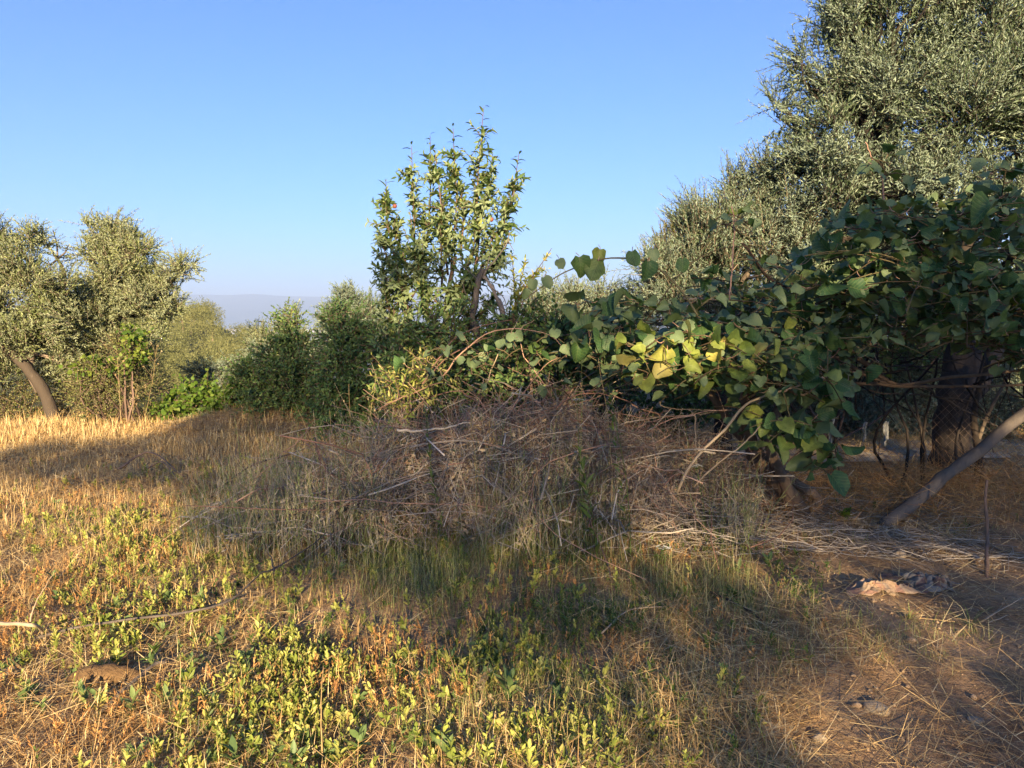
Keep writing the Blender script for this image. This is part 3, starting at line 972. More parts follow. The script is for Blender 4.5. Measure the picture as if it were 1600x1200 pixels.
# ------------------------------------------------------------------ fruit tree
def fruit_tree():
    Z = 7.3
    base = g3(*px(682, 640, Z)[:2])
    root = thing('peach_tree', base, 'young fruit tree with upright leafy shoots and reddish peaches', 'fruit tree')
    tb = MB()
    st1 = [base - [0, 0, .1], px(672, 600, Z), px(650, 540, Z - .05), px(635, 490, Z - .1), px(628, 440, Z - .1)]
    st2 = [base + [.05, 0, -.1], px(692, 590, Z), px(695, 520, Z), px(700, 460, Z + .05), px(712, 400, Z + .05)]
    st3 = [base + [.12, .05, -.1], px(715, 590, Z + .2), px(735, 500, Z + .2), px(742, 430, Z + .2), px(748, 370, Z + .2)]
    A = [limb(tb, st1, .036, .016, 8, 16, .01), limb(tb, st2, .040, .017, 8, 16, .01), limb(tb, st3, .030, .014, 8, 16, .01)]
    trunk = tb.obj('trunk', M['bark_fruit'], root, smooth=True)
    tips = [  # start pixel, tip pixel, depth offset
        ((640, 470), (588, 352), -.2), ((632, 440), (603, 282), -.1), ((640, 430), (612, 330), .2), ((650, 420), (643, 228), 0), ((660, 420), (672, 212), .1), ((700, 430), (680, 240), -.1),
        ((705, 420), (708, 200), .0), ((720, 400), (700, 260), .25), ((745, 380), (756, 168), .1), ((740, 400), (770, 240), .0), ((745, 410), (811, 240), .05), ((745, 430), (795, 300), -.2),
        ((740, 440), (790, 375), -.25), ((700, 470), (745, 330), -.3), ((690, 480), (640, 330), -.3), ((640, 500), (592, 395), -.1), ((645, 520), (600, 440), -.2), ((650, 530), (598, 480), .1),
        ((640, 470), (660, 380), -.35), ((700, 500), (730, 410), -.4), ((690, 520), (660, 440), -.4), ((720, 470), (760, 420), -.2), ((640, 490), (620, 380), -.3), ((690, 450), (690, 330), -.35),
        ((720, 520), (770, 460), .0), ((650, 540), (620, 500), -.3), ((735, 500), (700, 450), -.3)]
    bb = MB()
    SP_, SD_, SL_, SN_ = [], [], [], []
    for (a, t, dz) in tips:
        p0, p1 = px(*a, Z + dz * .4), px(*t, Z + dz)
        mid = (p0 + p1) / 2 + rng.normal(0, .03, 3) + np.array([(p1[0] - p0[0]) * .12, 0, -.02])
        path = limb(bb, [p0, mid, p1], .012, .0025, 5, 10, .01)
        ln = np.linalg.norm(p1 - p0)
        # leaves on the shoot itself
        for k in range(2, 9):
            SP_.append(path[k]); SD_.append(path[k + 1] - path[k]); SL_.append(np.linalg.norm(path[k + 1] - path[k]) * 1.0); SN_.append(0)
        # side spurs
        ns = int(9 + ln * 19)
        for k in range(ns):
            i = rng.integers(1, 8)
            d = unit(unit(path[i + 1] - path[i]) * .8 + rng.normal(0, .55, 3))
            SP_.append(path[i]); SD_.append(d); SL_.append(rng.uniform(.10, .30) * (1.25 - .09 * i)); SN_.append(1)
    bb.obj('branch', M['bark_fruit'], trunk, smooth=True)
    SP_, SD_, SL_, SN_ = map(np.array, (SP_, SD_, SL_, SN_))
    L1, _ = shoots(SP_[SN_ == 0], SD_[SN_ == 0], SL_[SN_ == 0], 4, .10, .032, ang=.95, droop=.0, jit=.2, tip=.9, up=.5)
    L2, s2 = shoots(SP_[SN_ == 1], SD_[SN_ == 1], SL_[SN_ == 1], 9, .088, .033, ang=.9, droop=.1, jit=.25, up=.5)
    P, D, N, LL, W = [np.concatenate(q) for q in zip(L1, L2)]
    tw = MB()
    tubes(tw, s2, np.linspace(.004, .0018, 4)[None], 4, cap=False)
    tag(tw.obj('twig', M['bark_fruit'], root), kind='stuff')
    # the largest-showing 300 are leaves of their own
    order = np.argsort(P[:, 1] - LL * 6)
    big = order[:290]
    rest = order[290:]
    cb = MB()
    scatter(cb, T_PEACH, P[rest], D[rest], N[rest], LL[rest], W[rest], curl=rng.uniform(.3, 2.2, len(rest)))
    tag(cb.obj('foliage', M['peach'], root), kind='stuff')
    leaf_objects(root, 'leaf', T_PEACH, P[big], D[big], N[big], LL[big], W[big], M['peach'])
    # fruit
    for i, (x, y, dz, m_) in enumerate([(617, 322, .0, 'fruit'), (712, 348, .1, 'fruit'), (768, 343, -.05, 'fruit'), (645, 359, -.1, 'fruit_green'),
                                        (736, 402, -.2, 'fruit_green'), (729, 406, -.2, 'fruit_green')]):
        fb = MB()
        c = px(x, y, Z + dz - .12)
        r = .021
        th = np.linspace(0, math.pi, 9)
        ph = np.linspace(0, 2 * math.pi, 13)[:-1]
        V = np.array([[r * math.sin(a_) * math.cos(q) * (1 - .08 * max(0, math.cos(q)) ** 8), r * math.sin(a_) * math.sin(q), r * 1.04 * math.cos(a_) - .006 * math.exp(-(a_ / .35) ** 2)] for a_ in th for q in ph]) + c
        idx = np.arange(9 * 12).reshape(9, 12)
        F = np.stack([idx[:-1], np.roll(idx[:-1], -1, 1), np.roll(idx[1:], -1, 1), idx[1:]], -1).reshape(-1, 4)
        fb.add(V, F[:, ::-1])
        fb.obj('fruit', M[m_], root, smooth=True)


def leaf_objects(root, name, T, P, D, N, L, W, mat, meshes=None):
    """each leaf its own object, mesh data shared"""
    if meshes is None:
        meshes = []
        for k in range(4):
            mb = MB()
            tv = T[0].copy()
            tv[:, 2] *= (.4, 1.0, 1.6, 2.2)[k]
            mb.add(np.stack([tv[:, 0], tv[:, 1], tv[:, 2]], 1), T[1], None, tv[:, :2] + [0.5, 0])
            me = mb.mesh(name, True)
            me.materials.append(mat)
            meshes.append(me)
    D, S, N = frames(D, N)
    inv = Matrix.Translation(-root.location)
    for i in range(len(P)):
        o = bpy.data.objects.new(name, meshes[i % len(meshes)])
        col.objects.link(o)
        o.parent = root
        s, d, n, w, l, p = S[i], D[i], N[i], float(W[i]), float(L[i]), P[i]
        o.matrix_parent_inverse = inv
        o.matrix_basis = Matrix(((s[0] * w, d[0] * l, n[0] * l, p[0]), (s[1] * w, d[1] * l, n[1] * l, p[1]), (s[2] * w, d[2] * l, n[2] * l, p[2]), (0, 0, 0, 1)))


fruit_tree()


def sapling():
    Z = 7.6
    base = g3(*px(800, 660, Z)[:2])
    root = thing('peach_sapling', base, 'small yellow-green sucker shoot right of the fruit tree', 'fruit tree')
    tb = MB()
    SP_, SD_, SL_ = [], [], []
    for t in ((862, 388), (822, 405), (838, 430), (800, 395), (848, 415)):
        p = limb(tb, [base - [0, 0, .05], px(798, 560, Z), px(805, 480, Z), px(*t, Z)], .016, .003, 5, 14, .01)
        for k in range(8, 13):
            SP_.append(p[k]); SD_.append(p[k + 1] - p[k]); SL_.append(.09)
            SP_.append(p[k]); SD_.append(unit(p[k + 1] - p[k]) + rng.normal(0, .5, 3)); SL_.append(.14)
    tb.obj('trunk', M['bark_fruit'], root, smooth=True)
    lv, _ = shoots(np.array(SP_), np.array(SD_), np.array(SL_), 6, .075, .026, ang=.8, up=.4)
    cb = MB()
    scatter(cb, T_PEACH, *lv)
    tag(cb.obj('foliage', M['forb'], root), kind='stuff')


sapling()


def dead_snag():
    Z = 6.9
    base = g3(*px(775, 640, Z)[:2])
    root = thing('dead_tree', base, 'broken dead trunk with a forked bare twig beside the fruit tree', 'dead tree')
    tb = MB()
    limb(tb, [base - [0, 0, .1], px(752, 560, Z), px(740, 500, Z), px(745, 455, Z), px(755, 420, Z)], .036, .026, 9, 22, .03, knob=.16)
    limb(tb, [base + [.1, 0, -.1], px(800, 570, Z), px(790, 490, Z), px(772, 450, Z), px(754, 428, Z)], .030, .016, 9, 22, .03, knob=.16)
    trunk = tb.obj('trunk', M['deadwood'], root, smooth=True)
    for pts, r in (([(757, 425), (775, 405), (790, 383), (797, 362)], .008), ([(794, 374), (798, 382), (803, 392)], .005), ([(756, 430), (762, 415), (765, 400)], .006), ([(748, 440), (735, 425), (722, 415)], .005),
                   ([(742, 480), (728, 460), (720, 430)], .006), ([(770, 450), (785, 462), (792, 480)], .006), ([(745, 470), (735, 490), (740, 520)], .007)):
        mb = MB()
        limb(mb, [px(x, y, Z - .02) for x, y in pts], r, r * .45, 5, 8, .006)
        mb.obj('branch', M['deadwood'], trunk, smooth=True)


dead_snag()

# ------------------------------------------------------------------ kiwi vine
def kiwi_template(cup, wave, seed):
    r = np.random.default_rng(seed)
    us = [0.0, .12, .34, .58, .80, .95]
    ws = [.24, .46, .54, .50, .36, .16]
    V, UV = [], []
    for i, (u, w) in enumerate(zip(us, ws)):
        for j, q in enumerate((-1, -.5, 0, .5, 1)):
            uu = u - (.10 * abs(q) if i == 0 else 0.03 * abs(q) * (1 if i == 1 else 0))
            if i == 0 and abs(q) < .9:
                uu += .0
            n = cup * (q * w * 2) ** 2 * .35 - .25 * (u ** 2) * (.5 + cup) + wave * r.normal(0, 1) * (1.5 if abs(q) > .9 else .5) - (.03 if q == 0 else 0)
            q = q * (1 + .09 * r.normal()) if abs(q) > .9 else q
            V.append((q * w, uu, n))
    V.append((0, 1.03, -.25 * (.5 + cup) - .05))
    V = np.array(V)
    F4 = []
    for i in range(5):
        for j in range(4):
            a = i * 5 + j
            F4.append((a, a + 1, a + 6, a + 5))
    F3 = [(25 + j, 26 + j, 30) for j in range(4)]
    T3 = [(a, b_, c) for a, b_, c, d in F4] + [(a, c, d) for a, b_, c, d in F4] + F3
    return V, np.array(T3)


KT = [kiwi_template(.5, .03, 1), kiwi_template(-.45, .03, 2), kiwi_template(.15, .05, 3), kiwi_template(1.2, .04, 4), kiwi_template(-.9, .045, 5), kiwi_template(1.9, .04, 6), kiwi_template(.7, .06, 7), kiwi_template(-.2, .05, 8)]


def kiwi_meshes(mat):
    out = []
    for t in KT:
        mb = MB()
        mb.add(t[0], t[1], None, t[0][:, :2] + [.5, 0])
        me = mb.mesh('leaf', True)
        me.materials.append(mat)
        out.append(me)
    return out


def in_poly(x, y, poly):
    c = False
    j = len(poly) - 1
    for i in range(len(poly)):
        xi, yi = poly[i]
        xj, yj = poly[j]
        if (yi > y) != (yj > y) and x < (xj - xi) * (y - yi) / (yj - yi) + xi:
            c = not c
        j = i
    return c


def kiwi():
    base = gp(1262, 822)
    root = thing('kiwi_vine', base, 'sprawling kiwi vine with large round leaves over old poles', 'vine')
    Zt = base[1]
    tb = MB()
    limb(tb, [base - [0, 0, .08], px(1240, 775, Zt), px(1205, 735, Zt + .05), px(1180, 695, Zt + .1), px(1168, 640, Zt + .1), px(1190, 570, Zt + .1)], .085, .045, 10, 20, .03, knob=.08)
    limb(tb, [base + [-.12, .02, -.08], px(1235, 790, Zt), px(1222, 750, Zt - .03), px(1200, 700, Zt), px(1215, 640, Zt + .2), px(1270, 560, Zt + .2)], .055, .03, 9, 20, .03, knob=.08)
    limb(tb, [base + [-.02, .08, -.08], px(1275, 780, Zt + .1), px(1225, 740, Zt + .1), px(1150, 680, Zt + .2), px(1110, 610, Zt + .2), px(1060, 540, Zt + .2)], .05, .02, 9, 20, .03, knob=.08)
    tb.obj('trunk', M['bark_kiwi'], root, smooth=True)
    # visible woody canes
    for pts, Z, r, m_ in (
            ([(1058, 770), (1085, 720), (1130, 675), (1160, 635), (1190, 618), (1235, 605), (1292, 588)], 5.15, .011, 'palestick'),
            ([(1235, 612), (1255, 618), (1275, 605), (1294, 586)], 5.2, .010, 'palestick'),
            ([(1090, 715), (1085, 690), (1083, 650), (1075, 640)], 5.2, .006, 'palestick'),
            ([(1085, 760), (1130, 720), (1165, 690), (1188, 665)], 5.0, .007, 'palestick'),
            ([(1030, 628), (1035, 638), (1075, 642), (1110, 640)], 5.1, .004, 'palestick'),
            ([(1068, 466), (1090, 464), (1140, 470)], 5.6, .010, 'deadwood'),
            ([(1085, 470), (1075, 480), (1058, 492)], 5.6, .008, 'deadwood'),
            ([(1095, 485), (1120, 494), (1160, 500)], 5.6, .007, 'deadwood'),
            ([(1335, 600), (1440, 604), (1520, 603), (1640, 600)], 6.3, .016, 'bark_kiwi'),
            ([(1300, 555), (1390, 600), (1480, 590), (1640, 575)], 6.5, .020, 'bark_kiwi'),
            ([(1340, 560), (1375, 590), (1400, 600)], 6.1, .022, 'bark_kiwi'),
            ([(1380, 520), (1470, 525), (1560, 520), (1640, 525)], 6.4, .022, 'bark_kiwi'),
            ([(1275, 590), (1290, 640), (1305, 690), (1312, 745)], 5.5, .006, 'greencane'),
            ([(1225, 610), (1235, 660), (1245, 700)], 5.2, .005, 'greencane'),
            ([(1280, 545), (1285, 600), (1283, 680)], 5.9, .005, 'greencane'),
            ([(1140, 470), (1146, 410), (1148, 360), (1143, 322)], 5.3, .006, 'redtwig'),
            ([(1385, 330), (1378, 285), (1362, 250), (1352, 222)], 5.4, .006, 'redtwig'),
            ([(1010, 500), (1080, 410), (1150, 385), (1220, 400), (1260, 450)], 5.6, .005, 'greencane'),
            ([(1455, 340), (1490, 330), (1540, 345), (1620, 330)], 5.3, .008, 'greencane'),
            ([(1160, 380), (1210, 440), (1300, 460), (1400, 450)], 5.7, .010, 'bark_kiwi'),
            ([(1200, 520), (1290, 480), (1380, 470), (1500, 440), (1620, 450)], 5.6, .014, 'bark_kiwi'),
            ([(1000, 560), (1100, 530), (1200, 520), (1330, 540)], 5.4, .014, 'bark_kiwi')):
        mb = MB()
        limb(mb, [px(x, y, Z) for x, y in pts], r, r * .6, 6, 18, .015)
        mb.obj('cane', M[m_], root, smooth=True)
    runner = MB()
    rp = [(1095, 500), (1060, 450), (1015, 412), (970, 404), (930, 408), (885, 424), (848, 448), (812, 474)]
    limb(runner, [px(x, y, 5.0) for x, y in rp], .008, .003, 6, 26, .008)
    runner.obj('cane', M['greencane'], root, smooth=True)

    poly = [(985, 485), (1060, 475), (1130, 440), (1230, 405), (1330, 350), (1450, 312), (1560, 300), (1680, 290), (1680, 560), (1560, 560), (1500, 505), (1440, 525), (1340, 562), (1290, 575), (1250, 615), (1120, 625), (1000, 600), (945, 550), (950, 500)]
    SPX = []      # pixel, Z range, leaf size, yellow, direction tendency
    n = 0
    while n < 290:
        x, y = rng.uniform(940, 1680), rng.uniform(285, 630)
        if in_poly(x, y, poly):
            SPX.append((x, y, rng.uniform(5.0, 6.5), rng.uniform(.075, .145), 0, 6))
            n += 1
    for k in range(34):   # right bottom flank
        SPX.append((rng.uniform(1500, 1680), rng.uniform(420, 565), rng.uniform(5.0, 5.8), rng.uniform(.09, .155), 0, 6))
    for k in range(24):   # lower front skirt
        x = rng.uniform(1000, 1330)
        SPX.append((x, rng.uniform(540, 610), rng.uniform(5.0, 5.5), rng.uniform(.085, .15), 0, 5))
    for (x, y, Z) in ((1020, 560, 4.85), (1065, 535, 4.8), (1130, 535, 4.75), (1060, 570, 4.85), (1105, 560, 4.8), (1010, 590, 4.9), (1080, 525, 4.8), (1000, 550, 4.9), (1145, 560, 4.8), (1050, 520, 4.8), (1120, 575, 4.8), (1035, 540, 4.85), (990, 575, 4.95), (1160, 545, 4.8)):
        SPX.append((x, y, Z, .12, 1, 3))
    for k in range(13):
        SPX.append((rng.uniform(1150, 1265), rng.uniform(590, 700), rng.uniform(5.1, 5.6), rng.uniform(.11, .16), 0, 4))
    for (x, y) in ((1260, 700), (1290, 715), (1275, 730), (1300, 705)):
        SPX.append((x, y, 5.25, .16, 0, 3))
    for k in range(16):
        SPX.append((rng.uniform(900, 1000), rng.uniform(470, 600), rng.uniform(5.2, 6.0), rng.uniform(.10, .14), 0, 4))
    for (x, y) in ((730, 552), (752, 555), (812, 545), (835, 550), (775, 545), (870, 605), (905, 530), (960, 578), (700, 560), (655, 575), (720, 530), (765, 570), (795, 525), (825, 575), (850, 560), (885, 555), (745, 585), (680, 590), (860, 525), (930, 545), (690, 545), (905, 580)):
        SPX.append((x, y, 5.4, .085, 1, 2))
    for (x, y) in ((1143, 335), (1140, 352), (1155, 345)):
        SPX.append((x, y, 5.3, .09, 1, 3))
    for (x, y) in ((1380, 262), (1400, 270), (1430, 285), (1372, 250), (1550, 270), (1580, 262)):
        SPX.append((x, y, 5.4, .10, 0, 3))
    P, D, N, L, W, Y, PET = [], [], [], [], [], [], []
    canes = []
    for (x, y, Z, s, yel, nl) in SPX:
        c = px(x, y, Z)
        a = rng.uniform(0, 6.28)
        d = unit([math.cos(a), -.35 + .5 * math.sin(a), rng.uniform(-.35, .25)])
        ln = .09 * nl
        for k in range(nl):
            t = (k + .5) / nl - .5
            q = c + d * ln * t + np.array([0, 0, -.15 * t * t]) + rng.normal(0, .012, 3)
            side = 1 if k % 2 else -1
            out = unit(np.cross(d, [0, 0, 1]) * side + np.array([0, 0, rng.uniform(.0, .8)]) + rng.normal(0, .35, 3))
            pl = rng.uniform(.04, .10)
            b_ = q + out * pl
            ld = unit(out * .6 + np.array([rng.normal(0, .6), -.35 + rng.normal(0, .5), -.35 + rng.normal(0, .5)]))
            ln_ = unit(np.array([rng.normal(0, .5), -.5 + rng.normal(0, .42), .8 + rng.normal(0, .4)]))
            sz = s * rng.uniform(.55, 1.05)
            P.append(b_); D.append(ld); N.append(ln_); L.append(sz); W.append(sz * rng.uniform(.92, 1.1)); Y.append(yel)
            PET.append([q, q * .5 + b_ * .5 + [0, 0, -.01], b_])
        tt = np.linspace(-.6, .55, 5)[:, None]
        canes.append(c + d * ln * tt + np.array([0, 0, -.15]) * tt ** 2)
    for (x, y, s, Z) in ((873, 414, 20, 4.98), (905, 418, 36, 4.95), (935, 426, 40, 4.93), (938, 402, 28, 5.02), (988, 406, 30, 4.95), (1012, 424, 34, 4.98), (1022, 400, 24, 5.02), (850, 444, 24, 4.96), (834, 446, 20, 5.0), (822, 460, 20, 4.97), (1066, 416, 26, 5.0)):
        c = px(x, y - s * .45, Z)
        P.append(c); D.append(unit([rng.normal(0, .35), -.2, -1])); N.append(unit([rng.normal(0, .4), -1, .3])); L.append(s * .82 * Z / FPX); W.append(s * .78 * Z / FPX); Y.append(0)
        PET.append([px(x + rng.uniform(-6, 6), y - s * .45 - 7, Z + .02), c + [0, 0, .01], c])
    P, D, N, L, W, Y, PET = map(np.array, (P, D, N, L, W, Y, PET))
    pb = MB()
    tubes(pb, PET, np.linspace(.0024, .0018, 3)[None], 4, cap=False)
    tag(pb.obj('petiole', M['redtwig'], root), kind='stuff')
    cb = MB()
    tubes(cb, np.array(canes), np.linspace(.005, .003, 5)[None], 5)
    tag(cb.obj('shoot', M['greencane'], root, smooth=True), kind='stuff')
    ux, uy = proj(P)
    score = L / P[:, 1] + .01 * (P[:, 1] < 5.3) - 1 * ((ux > 1610))
    order = np.argsort(-score)
    big, rest = order[:296], order[296:]
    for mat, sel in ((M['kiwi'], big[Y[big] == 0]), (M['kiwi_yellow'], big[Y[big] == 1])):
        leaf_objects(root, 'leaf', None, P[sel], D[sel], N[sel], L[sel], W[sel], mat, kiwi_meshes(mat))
    rb = MB()
    for k in range(len(KT)):
        s = rest[k::len(KT)]
        scatter(rb, KT[k], P[s], D[s], N[s], L[s], W[s])
    tag(rb.obj('foliage', M['kiwi'], root, smooth=True), kind='stuff')


kiwi()


# ------------------------------------------------------------------ brush pile
PILE = [(-1.35, 5.6, .75, .75, .50), (-.75, 5.75, .7, .8, .78), (-.15, 5.6, .55, .8, .88), (.35, 5.9, .5, .75, 1.0), (.75, 5.6, .5, .75, .72), (1.2, 5.95, .55, .6, .66), (1.65, 6.0, .6, .5, .42)]


def pile_h(x, y):
    h = np.zeros(np.broadcast(x, y).shape)
    for cx, cy, rx, ry, hh in PILE:
        h = np.maximum(h, hh * np.clip(1 - ((x - cx) / rx) ** 2 - ((y - cy) / ry) ** 2, 0, 1) ** .6)
    return h


def brush_pile():
    root = thing('brush_pile', g3(0, 5.6), 'big tangled heap of dry pruned vine canes in the middle', 'brush pile')
    def twigs(n, lmin, lmax, rmin, rmax, mat, name, arch=.25, lift=0.0, steep=.35, npt=7, red=False):
        k = np.arange(len(PILE))
        w = np.array([p[2] * p[4] for p in PILE])
        b = rng.choice(k, n, p=w / w.sum())
        PP = np.array(PILE)[b]
        u = unit(rng.normal(0, 1, (n, 2))) * rng.random((n, 1)) ** .55
        x = PP[:, 0] + u[:, 0] * PP[:, 2] * .95
        y = PP[:, 1] + u[:, 1] * PP[:, 3] * .95
        H = pile_h(x, y)
        z = H * rng.random(n) ** .5 + lift
        c = np.stack([x, y, z + gh(x, y)], 1)
        a = rng.uniform(0, 6.28, n)
        el = rng.normal(0, steep, n)
        d = np.stack([np.cos(a) * np.cos(el), np.sin(a) * np.cos(el), np.sin(el)], 1)
        side = unit(np.cross(d, rng.normal(0, 1, (n, 3))))
        L = rng.uniform(lmin, lmax, n)
        t = np.linspace(-.5, .5, npt)
        path = c[:, None] + d[:, None] * (L[:, None] * t)[..., None] + (side * (L * rng.normal(0, arch, n))[:, None])[:, None] * (4 * t ** 2)[None, :, None]
        path += rng.normal(0, .012, path.shape) * L[:, None, None] ** .5
        path[..., 2] -= (L[:, None] * np.abs(t) ** 2 * .35)
        path[..., 2] = np.maximum(path[..., 2], gh(path[..., 0], path[..., 1]) + .01)
        lim = H[:, None] * .8 + .35
        over = np.maximum(path[..., 2] - lim, 0)
        path[..., 2] -= over * .65
        r = rng.uniform(rmin, rmax, n)[:, None] * np.linspace(1, .5, npt)[None]
        return path, r
    # named canes, each a part
    for (n, l0, l1, r0, r1, m_, arch, lift, steep) in ((110, .7, 1.7, .004, .009, 'twig', .15, .03, .3), (70, .8, 1.7, .003, .006, 'redtwig', .4, .16, .6), (55, .6, 1.5, .003, .005, 'palestick', .3, .10, .75)):
        path, r = twigs(n, l0, l1, r0, r1, m_, 'cane', arch, lift, steep, 9)
        for i in range(n):
            mb = MB()
            tubes(mb, path[i:i + 1], r[i:i + 1], 4)
            mb.obj('cane', M[m_], root, smooth=True)
    # big sticks seen on the pile
    for pts, Z0, Z1, r, m_ in (
            ([(495, 815), (560, 775), (640, 745), (720, 725)], 5.0, 5.3, .009, 'twig'),
            ([(620, 672), (680, 668), (735, 660)], 5.2, 5.4, .010, 'twig'),
            ([(675, 575), (700, 540), (745, 510), (800, 500)], 5.6, 5.9, .006, 'redtwig'),
            ([(690, 590), (730, 545), (780, 515), (850, 520), (880, 545)], 5.5, 5.8, .006, 'redtwig'),
            ([(660, 600), (710, 555), (770, 525)], 5.6, 5.8, .006, 'redtwig'),
            ([(760, 600), (775, 560), (800, 520), (815, 490)], 5.5, 5.6, .004, 'palestick'),
            ([(850, 600), (820, 560), (815, 520), (835, 500)], 5.5, 5.6, .004, 'redtwig'),
            ([(870, 640), (900, 622), (940, 615), (985, 628)], 5.2, 5.3, .006, 'redtwig'),
            ([(800, 640), (830, 600), (845, 575), (870, 560)], 5.3, 5.4, .005, 'redtwig'),
            ([(640, 700), (735, 690), (830, 720), (900, 725)], 5.1, 5.3, .007, 'twig'),
            ([(700, 600), (680, 570), (650, 560), (640, 585)], 5.5, 5.5, .004, 'palestick'),
            ([(590, 640), (640, 620), (690, 600), (740, 620)], 5.6, 5.6, .005, 'redtwig')):
        p = [px(x, y, Z0 + (Z1 - Z0) * i / (len(pts) - 1)) for i, (x, y) in enumerate(pts)]
        mb = MB()
        limb(mb, p, r, r * .5, 6, 16, .02)
        mb.obj('cane', M[m_], root, smooth=True)
    tb = MB()
    for (n, l0, l1, r0, r1, arch, lift, steep) in ((1500, .3, 1.0, .0015, .0035, .25, 0, .6), (1300, .3, .9, .001, .0024, .25, .06, 1.15)):
        path, r = twigs(n, l0, l1, r0, r1, '', '', arch, lift, steep, 6)
        tubes(tb, path, r, 3, cap=False)
    tag(tb.obj('twig_tangle', M['twig'], root), kind='stuff')
    tb = MB()
    path, r = twigs(1100, .3, 1.0, .0012, .003, '', '', .4, .12, .9, 6)
    tubes(tb, path, r, 3, cap=False)
    tag(tb.obj('twig_tangle', M['redtwig'], root), kind='stuff')
    # dry leaves caught in it
    n = 2600
    path, r = twigs(n, .1, .2, .001, .001, '', '', .1, .02, .6, 3)
    lb = MB()
    P = path[:, 1]
    scatter(lb, T_OVATE, P, unit(rng.normal(0, 1, (n, 3))), rng.normal(0, 1, (n, 3)), rng.uniform(.025, .06, n), rng.uniform(.012, .03, n), curl=rng.uniform(-3, 3, n))
    tag(lb.obj('dry_leaves', M['haystraw'], root), kind='stuff')


brush_pile()

# spill of fine twigs on the right of the pile, under the kiwi
def twig_litter():
    mb = MB()
    n = 900
    x = rng.uniform(.9, 3.3, n)
    y = 4.9 + rng.random(n) * 1.5
    z = gh(x, y) + rng.random(n) ** 2 * .28 * np.exp(-((x - 1.3) / .9) ** 2) + .015
    a = rng.uniform(0, 6.28, n)
    L = rng.uniform(.15, .8, n)
    d = np.stack([np.cos(a), np.sin(a), rng.normal(0, .12, n)], 1)
    t = np.linspace(-.5, .5, 5)
    path = np.stack([x, y, z], 1)[:, None] + d[:, None] * (L[:, None] * t)[..., None] + rng.normal(0, .02, (n, 5, 3))
    path[..., 2] = np.maximum(path[..., 2], gh(path[..., 0], path[..., 1]) + .006)
    tubes(mb, path, rng.uniform(.001, .004, n)[:, None] * np.linspace(1, .6, 5)[None], 3, cap=False)
    tag(mb.obj('twig_litter', M['twig']), 'fine dry twigs scattered on the ground under the kiwi vine', 'twigs', kind='stuff')


twig_litter()

# ------------------------------------------------------------------ fence, poles, rags
def fence():
    y0, y1, x0, x1 = 7.15, 7.0, 2.2, 6.2
    root = thing('wire_fence', g3(2.2, 7.15), 'rusty diamond wire fence behind the kiwi trunk', 'fence')
    H = .95
    def fp(x, z):
        y = y0 + (y1 - y0) * (x - x0) / (x1 - x0) + .02 * np.sin(x * 3)
        return np.stack([x, y, gh(x, y) + z], -1)
    mb = MB()
    t = np.linspace(0, 1, 9)
    for s in (1, -1):
        for xs in np.arange(x0 - H, x1 + H, .075):
            xx = xs + s * H * t + (0 if s == 1 else H)
            zz = H * t
            ok = (xx >= x0) & (xx <= x1)
            if ok.sum() < 3:
                continue
            p = fp(np.clip(xx, x0, x1), zz)[ok]
            p = p[np.linspace(0, len(p) - 1, 5).astype(int)]
            tubes(mb, p[None], np.full((1, 5), .0013), 3, cap=False)
    mb.obj('wire_mesh', M['wire'], root)
    for z in (.03, H):
        w = MB()
        xx = np.linspace(x0, x1, 20)
        tubes(w, fp(xx, np.full(20, z))[None], np.full((1, 20), .0022), 4)
        w.obj('strand', M['wire'], root)
    for xx in (2.3, 4.95, 6.1):
        p = fp(np.array([xx, xx, xx]), np.array([-.1, .5, 1.05]))
        w = MB()
        limb(w, p, .032, .026, 7, 8, .015)
        w.obj('post', M['deadwood'], root, smooth=True)


fence()


def cloth_strip(x, yt, yb, wpx, label, seed):
    r = np.random.default_rng(seed)
    Z = 7.02
    a, b_ = px(x, yt, Z), px(x + r.uniform(-4, 4), yb, Z)
    w = wpx * Z / FPX
    nu, nv = 7, 16
    V = []
    for j in range(nv):
        t = j / (nv - 1)
        ww = w * (.25 + .75 * math.sin(min(1, t * 1.6 + .15) * math.pi) ** .5) if t < .85 else w * .3
        c = a * (1 - t) + b_ * t
        for i in range(nu):
            s = i / (nu - 1) - .5
            V.append(c + [s * ww + .006 * math.sin(9 * t + seed), .018 * math.sin(s * 9 + t * 5 + seed) + .008 * r.normal(), .004 * r.normal()])
    V = np.array(V)
    idx = np.arange(nu * nv).reshape(nv, nu)
    F = np.stack([idx[:-1, :-1], idx[1:, :-1], idx[1:, 1:], idx[:-1, 1:]], -1).reshape(-1, 4)
    o = MB().add(V, F).obj('cloth_strip', M['rag'], smooth=True)
    md = o.modifiers.new('thickness', 'SOLIDIFY')
    md.thickness = .004
    tag(o, label, 'cloth')


M['rag'] = plainmat('white_rag', (.24, .25, .25), (.42, .42, .41), 30, .9, .3)
cloth_strip(1297, 648, 706, 13, 'long white rag strip hanging on the wire fence, nearest the kiwi trunk', 1)
cloth_strip(1352, 660, 690, 6, 'narrow white rag strip in the middle on the wire fence', 2)
cloth_strip(1386, 658, 699, 10, 'white rag strip on the wire fence, nearest the dark olive trunk', 3)


